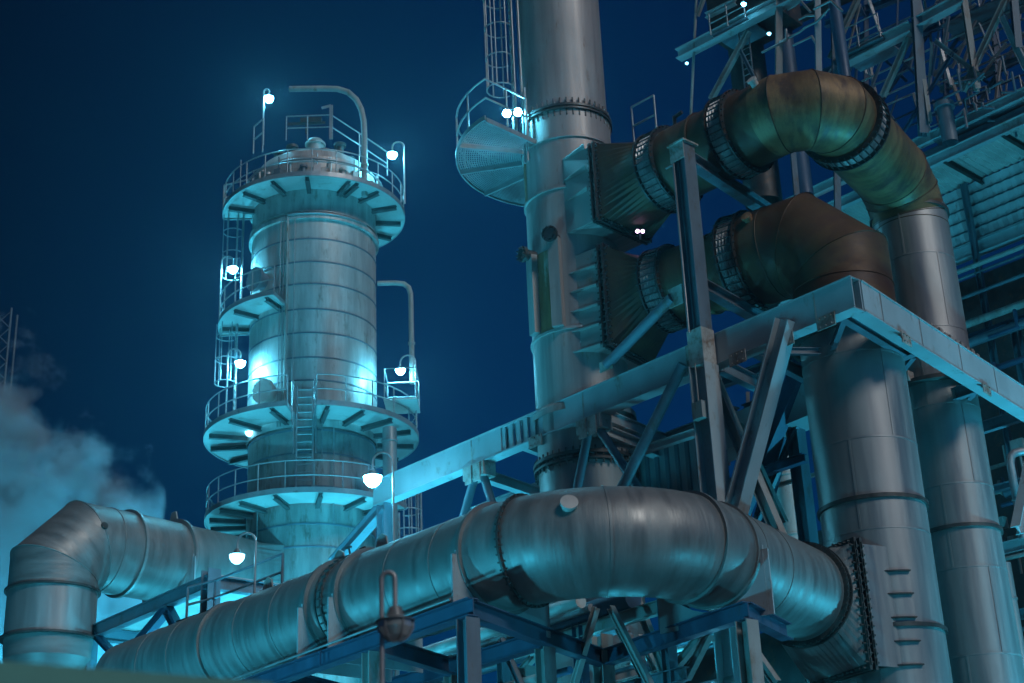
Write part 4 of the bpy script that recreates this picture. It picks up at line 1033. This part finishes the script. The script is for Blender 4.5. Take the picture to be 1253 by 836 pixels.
for i in range(14):
    a = onp(random.uniform(915, 1010), random.uniform(-5, 70), PLa+nb_*random.uniform(-.5, 1.5), dla); mb = MB(); mb.tube([a, a+dla*random.uniform(.3, 1.2), a+dla*1.2+Z*random.uniform(-.9, .9)], .05, 6); mb.build('pipework', 'galv', tl2)
for i in range(26):
    a = onp(random.uniform(1165, 1250), random.uniform(85, 150), P2_+nb_*random.uniform(-1, 1.5), dla); mb = MB(); mb.tube([a-Z*random.uniform(-.9, .9), a, a+dla*random.uniform(-.9, .9)+Z*random.uniform(-.3, .3)], .05, 6); mb.build('pipework', 'steel', tl2)
a = onp(1163, 175, b0-nb_*.5, db); mb = MB(); mb.lathe(V((a.x, a.y, 0)), Z, [(a.z, .3), (a.z+1.5, .3), (a.z+1.5, .4), (a.z+1.7, .4), (a.z+1.7, 0)], 16); mb.build('vessel', 'steel', tl2)
for px, py in ((832, 72), (941, 42)):
    p = onp(px+8, py+4, PLa, dla)-Z*.2
a_ = onp(840, 73, PLa, dla); lamp('bulkhead_lamp', 'small dim lamp under the beam end at the lattice corner', a_-Z*.2, None, .07, 'lamp_dim', group='small lamps in the lattice')
a_ = onp(941, 42, PLa-nb_*.6, dla); lamp('bulkhead_lamp', 'small dim lamp hanging before the dark vessel in the lattice', a_, None, .08, 'lamp_dim', group='small lamps in the lattice')
a_ = onp(910, 6, PLa-nb_*.6, dla); lamp('bulkhead_lamp', 'bright lamp beside the top ladder of the lattice', a_, None, .10, 'lamp_mid', group='small lamps in the lattice')

# ================================================================ BEHIND THE TRESTLE
q0 = hp(874, 545, 14.6); q1 = hp(964, 507, 14.6); dq = (q1-q0).normalized()
tq = thing('box_duct', 'rectangular teal duct slanting behind the crossed braces', 'duct', q0)
mb = MB(); mb.bar(q0-dq*3.4, q1+dq*2.5, .9, .95); mb.build('duct_casing', 'girder', tq)
mb = MB()
for s_ in (-3, 0, 2.2): mb.bar(q0+dq*s_, q0+dq*(s_+.06), 1.05, 1.1)
mb.build('duct_flange', 'steel', tq)
q = at(965, 600, 50); pipething('silver_pipe', 'bright silver vertical pipe seen between the braces and nearer riser', [V((q.x, q.y, GZ)), V((q.x, q.y, at(960, 548, 50).z))], .42, 'pale')
# housing round the stack foot
h0 = at(745, 545, 46.5); h1 = at(850, 545, 44.5); dh = gl
for x0_, y0_, x1_, y1_, w_, m_, off in ((880, 470, 990, 430, .25, 'steel', 3), (870, 600, 985, 560, .22, 'navy', 3), (990, 420, 930, 640, .3, 'navy', 4), (885, 640, 880, 450, .3, 'steel', 4.5), (905, 520, 960, 640, .16, 'post', 2.5), (925, 640, 975, 520, .14, 'steel', 3.5), (760, 560, 850, 530, .2, 'girder', 1.5), (915, 480, 918, 640, .1, 'galv', 5), (930, 600, 1000, 580, .1, 'pale', 5)):
    brace(onp(x0_, y0_, c0-sdg*sgn*off, gl), onp(x1_, y1_, c0-sdg*sgn*off, gl), w_, m_, 'i', 'brace', tg)
th_ = thing('stack_housing', 'ribbed teal housing behind the girder beside the stack foot', 'housing', V((h0.x, h0.y, GZ)))
k0 = onp(742, 540, SX+grr*1.9, gl); k0.z = zc-1.6; 
mb = MB(); mb.bar(k0-gl*4.2, k0+gl*5.2, .1, 2.3); mb.build('wall_panel', 'girder', th_)
mb = MB()
for i in range(24): 
    q = k0-gl*4.1+gl*.4*i; mb.box(q+sdg*sgn*.09, .12, .08, 2.25, gl)
mb.build('panel_ribs', 'steel', th_)
for s_ in (-4, 5): vpost((k0+gl*s_).x, (k0+gl*s_).y, GZ, k0.z-1.15, .3, 'steel', 'post', th_, gl)
# ================================================================ UNDER THE LONG DUCT: PIPE RACK
random.seed(11)
R0 = N1+d2*9+d1*12; R0.z = 0
tr = thing('pipe_rack', 'crowded dark pipe rack seen beneath the long duct', 'pipe rack', V((R0.x, R0.y, GZ)))
def rp(px, py, off): return onp(px, py, N1+d2*off, d1)
for off in (6.5, 10.5):
    for s_ in range(-2, 15, 3):
        q = N1+d2*off+d1*s_; mb = MB(); mb.ibeam(V((q.x, q.y, GZ)), V((q.x, q.y, 8.2)), .26, .26, up=d1); mb.build('post', random.choice(['post', 'steel', 'navy']), tr)
    for z in (4.2, 6.4, 8.0):
        q = N1+d2*off; mb = MB(); mb.ibeam(V((q.x, q.y, z))-d1*2.5, V((q.x, q.y, z))+d1*14, .22, .3); mb.build('beam', random.choice(['steel', 'navy', 'post']), tr)
for i in range(26):
    off = random.uniform(5, 11.5); z = random.choice([4.7, 6.9, 6.8, 7.6, 5.6, 8.4]); q = N1+d2*off; r_ = random.choice([.06, .1, .16, .25]); s0_ = random.uniform(-3, 5)
    mb = MB(); P = [V((q.x, q.y, z))+d1*s0_, V((q.x, q.y, z))+d1*(s0_+random.uniform(4, 10))]
    if i % 2: P.append(P[-1]-Z*3)
    mb.tube(P, r_, 12); mb.build('pipe_run', random.choice(['post', 'steel', 'pale', 'galv', 'navy', 'dark', 'pale']), tr)
for i in range(14):
    s_ = random.uniform(-1, 12); q = N1+d2*random.uniform(5, 11)+d1*s_; mb = MB(); mb.ibeam(V((q.x, q.y, 8)), V((q.x, q.y, 3.5))+d1*random.choice([-2.6, 2.6]), .14, .14); mb.build('brace', random.choice(['post', 'steel', 'pale']), tr)
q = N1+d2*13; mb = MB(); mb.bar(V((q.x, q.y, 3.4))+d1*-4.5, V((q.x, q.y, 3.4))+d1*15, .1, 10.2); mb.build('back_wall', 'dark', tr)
for i in range(9):
    q = N1+d2*random.uniform(6, 12)+d1*random.uniform(-1.5, 11); mb = MB(); mb.box(V((q.x, q.y, random.uniform(5, 7.6))), random.uniform(.8, 2), .8, random.uniform(.3, .8), d1); mb.build('equipment_box', random.choice(['pale', 'girder', 'steel']), tr)
# lamps inside the plant, below the duct
for s_, off, z in ((7.6, 5.4, 5.2), (3.2, 9.0, 5.4), (-1.8, 9.5, 6.2), (9.5, 9.6, 7.3)):
    q = N1+d2*off+d1*s_; lamp('yard_lamp', 'lamp inside the pipe rack beneath the long duct', V((q.x, q.y, z)), True, .16, 'lamp_mid', neck=.3, side=d1, base=GZ, group='lamps in the pipe rack')

def yard(px_, y_, z_, d, s=.34):  # added stand-ins for unseen plant lights; two of them brighten the steam
    p = V((px_, y_, z_)); d = V(d).normalized(); t = thing('fill_floodlight', 'round added floodlight on a short mast brightening the plant from out of view', 'floodlight', V((px_, y_, GZ)), 'added floodlights at the foot of the plant')
    mb = MB(); mb.tube([V((px_, y_, GZ)), p-Z*.5], .07, 10); mb.tube([p-Z*.5, p-d*.3], .05, 8); mb.build('pole', 'galv', t)
    mb = MB(); mb.lathe(p, d, [(-.35, .1), (-.3, s*.6), (0, s*1.05), (.08, s*1.1), (.08, s)], 24); mb.build('lamp_housing', 'shade', t)
    mb = MB(); mb.lathe(p, d, [(.02, s), (.05, s*.7), (.07, 0)], 24); mb.build('lamp_glass', 'flood', t)
yard(-19, 34, 1.5, (.45, .45, .8)); yard(-7.5, 43, 3.0, (.0, .6, .9), .44); yard(-12.3, 55.5, 4, (.25, .15, 1), .26); yard(-3.2, 55.5, 5, (-.2, .1, 1), .26); yard(-9, 24, 1.2, (.35, .55, .7), .26); yard(20, 40, 3, (-.25, .15, 1), .4); yard(-1.5, 49, 4.5, (-.35, .5, 1)); yard(2.2, 38, 4.0, (.5, .05, .85), .17); yard(-23, 76, 9, (-.15, .05, 1), .9); yard(-14, 74, 10, (-.8, .1, .7), .7); yard(13, 27, 1.0, (-.1, .7, .8), .18)
# ================================================================ FOREGROUND RAIL, FAR MAST, SMOKE
a = at(-40, 834, 6.2); b = at(330, 862, 6.6)
tfr = thing('green_railing', 'blurred dark green rail crossing the bottom left corner', 'railing', V((a.x, a.y, GZ)))
mb = MB(); mb.bar(a, b, .12, .16); mb.build('top_rail', 'rail_green', tfr)
mb = MB(); mb.bar(V((b.x, b.y, GZ)), b-Z*.08, .08); mb.build('post', 'rail_green', tfr); mb = MB(); mb.bar(V((a.x, a.y, GZ)), a-Z*.08, .08); mb.build('post', 'rail_green', tfr)
q = at(3, 420, 170); tm = thing('lattice_mast', 'faint far lattice mast above the smoke at left edge', 'mast', V((q.x, q.y, GZ)))
mb = MB(); zt2 = at(3, 382, 170).z; w2 = 1.1
for e in (-1, 1):
    for f in (-1, 1): mb.tube([V((q.x+e*w2, q.y+f*w2, GZ)), V((q.x+e*w2, q.y+f*w2, zt2))], .12, 6)
mb.build('mast_legs', 'steel', tm); mb = MB(); z = GZ+1
while z < zt2-2.2:
    mb.tube([V((q.x-w2, q.y-w2, z)), V((q.x+w2, q.y-w2, z+2.2))], .07, 5); mb.tube([V((q.x+w2, q.y-w2, z)), V((q.x-w2, q.y-w2, z+2.2))], .07, 5); z += 2.2
mb.build('mast_bracing', 'steel', tm)
# steam: a box of uneven density, thick below a sloping edge
sY = 80; o_ = at(60, 560, sY); kx = sY/FOC/.93
sx0, sx1, sz0, sz1 = at(-90, 560, sY).x, at(215, 560, sY).x, at(60, 800, sY).z-4, at(60, 350, sY).z
mb = MB(); mb.box(V(((sx0+sx1)/2, sY, (sz0+sz1)/2)), sx1-sx0, 8, sz1-sz0)
m, n, b_ = nt('steam'); n.nodes.remove(b_); out = n.nodes['Material Output']
tc = N(n, 'ShaderNodeTexCoord'); pv_ = N(n, 'ShaderNodeVolumePrincipled'); n.links.new(pv_.outputs[0], out.inputs['Volume'])
sp = N(n, 'ShaderNodeSeparateXYZ'); n.links.new(tc.outputs['Object'], sp.inputs[0])
def M_(op, a, b=None, c=None):
    q = N(n, 'ShaderNodeMath', operation=op)
    for i, v in enumerate((a, b, c)):
        if v is None: continue
        if isinstance(v, (int, float)): q.inputs[i].default_value = v
        else: n.links.new(v, q.inputs[i])
    return q.outputs[0]
e1 = at(10, 455, sY); e2 = at(150, 612, sY); slope = (e2.z-e1.z)/(e2.x-e1.x)
edge = M_('SUBTRACT', M_('MULTIPLY_ADD', sp.outputs[0], slope, e1.z-slope*e1.x), sp.outputs[2])      # + below the sloping edge
n1 = noise(n, tc.outputs['Object'], .42, (1, 1, 1), 5, .55); n2 = noise(n, tc.outputs['Object'], .10, (1, 1, 1), 2, .5, 4)
dsum = M_('ADD', M_('MULTIPLY', edge, .26), M_('ADD', M_('MULTIPLY_ADD', n1, 7.0, -3.5), M_('MULTIPLY_ADD', n2, 4.0, -2.1)))
yf = M_('SUBTRACT', 1.0, M_('POWER', M_('ABSOLUTE', M_('MULTIPLY', M_('SUBTRACT', sp.outputs[1], float(sY)), 1/4.0)), 2.0))
den = M_('MULTIPLY', M_('MINIMUM', M_('MAXIMUM', M_('MULTIPLY', dsum, .8), 0.0), 1.0), M_('MULTIPLY', yf, 1.3))
n.links.new(den, pv_.inputs['Density']); pv_.inputs['Color'].default_value = (.72, .90, 1.0, 1); pv_.inputs['Anisotropy'].default_value = .0
so_ = mb.build('steam_plume', m); so_['label'] = 'billowing blue grey steam plume rising at the left edge'; so_['category'] = 'steam'; so_['kind'] = 'stuff'

# ================================================================ SMALL STEELWORK ON THE PLATFORM
def gusset(q, d1_, nrm_, w=.6, h=.5, par=None):
    mb = MB(); par = par or tg; sd = nrm_.normalized(); a = V(d1_).normalized()
    mb.box(q+sd*.0, w, .03, h, a)
    for i in (-1, 0, 1):
        for j in (-1, 1): c = q+a*(w*.32*i)+Z*(h*.3*j)+sd*.02; mb.tube([c, c+sd*.035], .022, 6)
    mb.build('gusset_plate', 'girder_rust', par)
of = sdg*sgn
for px, dz in ((962, -.55), (868, -.5), (905, -.5), (660, -.5), (1012, -.5)):
    gusset(gp(px)+Z*dz+of*(gw/2+.01), gl, of, .55, .34)
for s_ in (1.2, 3.4, 5.8, 8.1, 10.5):
    q = c0+grr*s_; mb = MB(); n_ = grr.cross(Z); n_ = n_ if n_.y < 0 else -n_
    mb.box(q+n_*(gw/2-.03), .04, .05, gh-.08, grr); mb.build('web_stiffener', 'girder', tg)
for s_ in (2.3, 7.2): gusset(c0+grr*s_-Z*.52+n_*(gw/2+.01), grr, n_, .5, .3)
for off, r_ in ((.08, .03), (.17, .022)):
    mb = MB(); mb.tube([c0+gl*.6+Z*(gh/2+.06)-of*off, c0+gl*12+Z*(gh/2+.06)-of*off], r_, 6); mb.build('conduit', 'galv', tg)
mb = MB(); mb.tube([V((pf.x, pf.y, z_))+of*.30+gl*.12 for z_ in (zG, zt-.6)]+[V((pf.x, pf.y, zt-.6))+of*.30+gl*.4], .028, 6); mb.build('conduit', 'galv', tg)
mb = MB(); mb.box(V((pf.x, pf.y, zG-2.2))+of*.32, .34, .18, .45, gl); mb.tube([V((pf.x, pf.y, zG-2.0))+of*.32, V((pf.x, pf.y, zG-.9))+of*.32], .02, 6); mb.build('junction_box', 'post', tg)
for s_ in (2.2, 5.4, 9.4): mb = MB(); q = N1+d1*s_+Z*.0+d2*-.02; mb.box(q-d2*.16, .05, .03, .3, d1); mb.build('web_stiffener', 'navy', tn)
mb = MB(); mb.tube([N1+d1*.4-d2*.2+Z*.24, N1+d1*12-d2*.2+Z*.24], .03, 6); mb.build('conduit', 'galv', tn)
# night air round the plant
mb = MB(); mb.box((0, 58, 27), 130, 136, 60)
m, n, b_ = nt('night_haze'); n.nodes.remove(b_); hv = N(n, 'ShaderNodeVolumePrincipled'); hv.inputs['Density'].default_value = .0013
hv.inputs['Color'].default_value = (.55, .88, 1, 1); hv.inputs['Anisotropy'].default_value = .8; n.links.new(hv.outputs[0], n.nodes['Material Output'].inputs['Volume'])
hz = mb.build('haze', m); hz['kind'] = 'stuff'; hz['label'] = 'thin night haze in the air round the plant'; hz['category'] = 'haze'
# ================================================================ CAMERA, LIGHT, SKY
cam = bpy.data.cameras.new('camera'); co = bpy.data.objects.new('camera', cam); COL.objects.link(co)
cam.sensor_width = 36; cam.lens = 36*FOC/1253; cam.clip_start = .5; cam.clip_end = 3000
from mathutils import Matrix
mt = Matrix(((Rv.x, Uv.x, -Fv.x, 0), (Rv.y, Uv.y, -Fv.y, 0), (Rv.z, Uv.z, -Fv.z, 0), (0, 0, 0, 1)))
co.matrix_world = mt
cam.dof.use_dof = True; cam.dof.focus_distance = 44; cam.dof.aperture_fstop = 1.4
SC.camera = co
w = bpy.data.worlds.new('World'); SC.world = w; w.use_nodes = True; n = w.node_tree; bg = n.nodes['Background']
sky = N(n, 'ShaderNodeTexSky', sky_type='NISHITA'); sky.sun_disc = False
SUN_EL, SUN_AZ = radians(38), radians(141)
sky.sun_elevation = SUN_EL; sky.sun_rotation = SUN_AZ
# night: the sky's blue kept, its brightness taken down to a city night
tint = mix(n, 1.0, sky.outputs[0], (.0, .062, .17, 1), 'MULTIPLY')
tc = N(n, 'ShaderNodeTexCoord'); sp = N(n, 'ShaderNodeSeparateXYZ'); n.links.new(tc.outputs['Generated'], sp.inputs[0])
glow = ramp(n, sp.outputs[2], [(.0, (.0, .060, .13, 1)), (.16, (.0, .034, .115, 1)), (.35, (.0, .017, .092, 1)), (.6, (.0, .012, .055, 1))])
gx = N(n, 'ShaderNodeMapRange'); gx.inputs['From Min'].default_value = -.36; gx.inputs['From Max'].default_value = -.02
gx.inputs['To Min'].default_value = .22; gx.inputs['To Max'].default_value = 1.0; n.links.new(sp.outputs[0], gx.inputs[0])
tot = mix(n, 1.0, glow, tint, 'ADD')
sc_ = N(n, 'ShaderNodeVectorMath', operation='SCALE'); n.links.new(tot, sc_.inputs[0]); n.links.new(gx.outputs[0], sc_.inputs['Scale'])
n.links.new(sc_.outputs[0], bg.inputs[0]); bg.inputs[1].default_value = .10
sl = bpy.data.lights.new('sun', 'SUN'); so = bpy.data.objects.new('sun', sl); COL.objects.link(so)
sl.energy = .95; sl.angle = radians(14); sl.color = (1.0, .94, .92)
dirn = V((sin(SUN_AZ)*cos(SUN_EL), cos(SUN_AZ)*cos(SUN_EL), sin(SUN_EL)))   # toward the sun
so.rotation_euler = dirn.to_track_quat('Z', 'Y').to_euler(); so.location = dirn*80
SC.view_settings.view_transform = 'Standard'; SC.view_settings.look = 'None'; SC.view_settings.gamma = 1; SC.view_settings.exposure = 0
SC.render.engine = 'CYCLES'
cy = SC.cycles; cy.use_denoising = True; cy.max_bounces = 5; cy.diffuse_bounces = 3; cy.glossy_bounces = 3; cy.sample_clamp_indirect = 4; cy.sample_clamp_direct = 0
cy.volume_bounces = 0; cy.caustics_reflective = False; cy.caustics_refractive = False
try: cy.use_light_tree = True
except Exception: pass
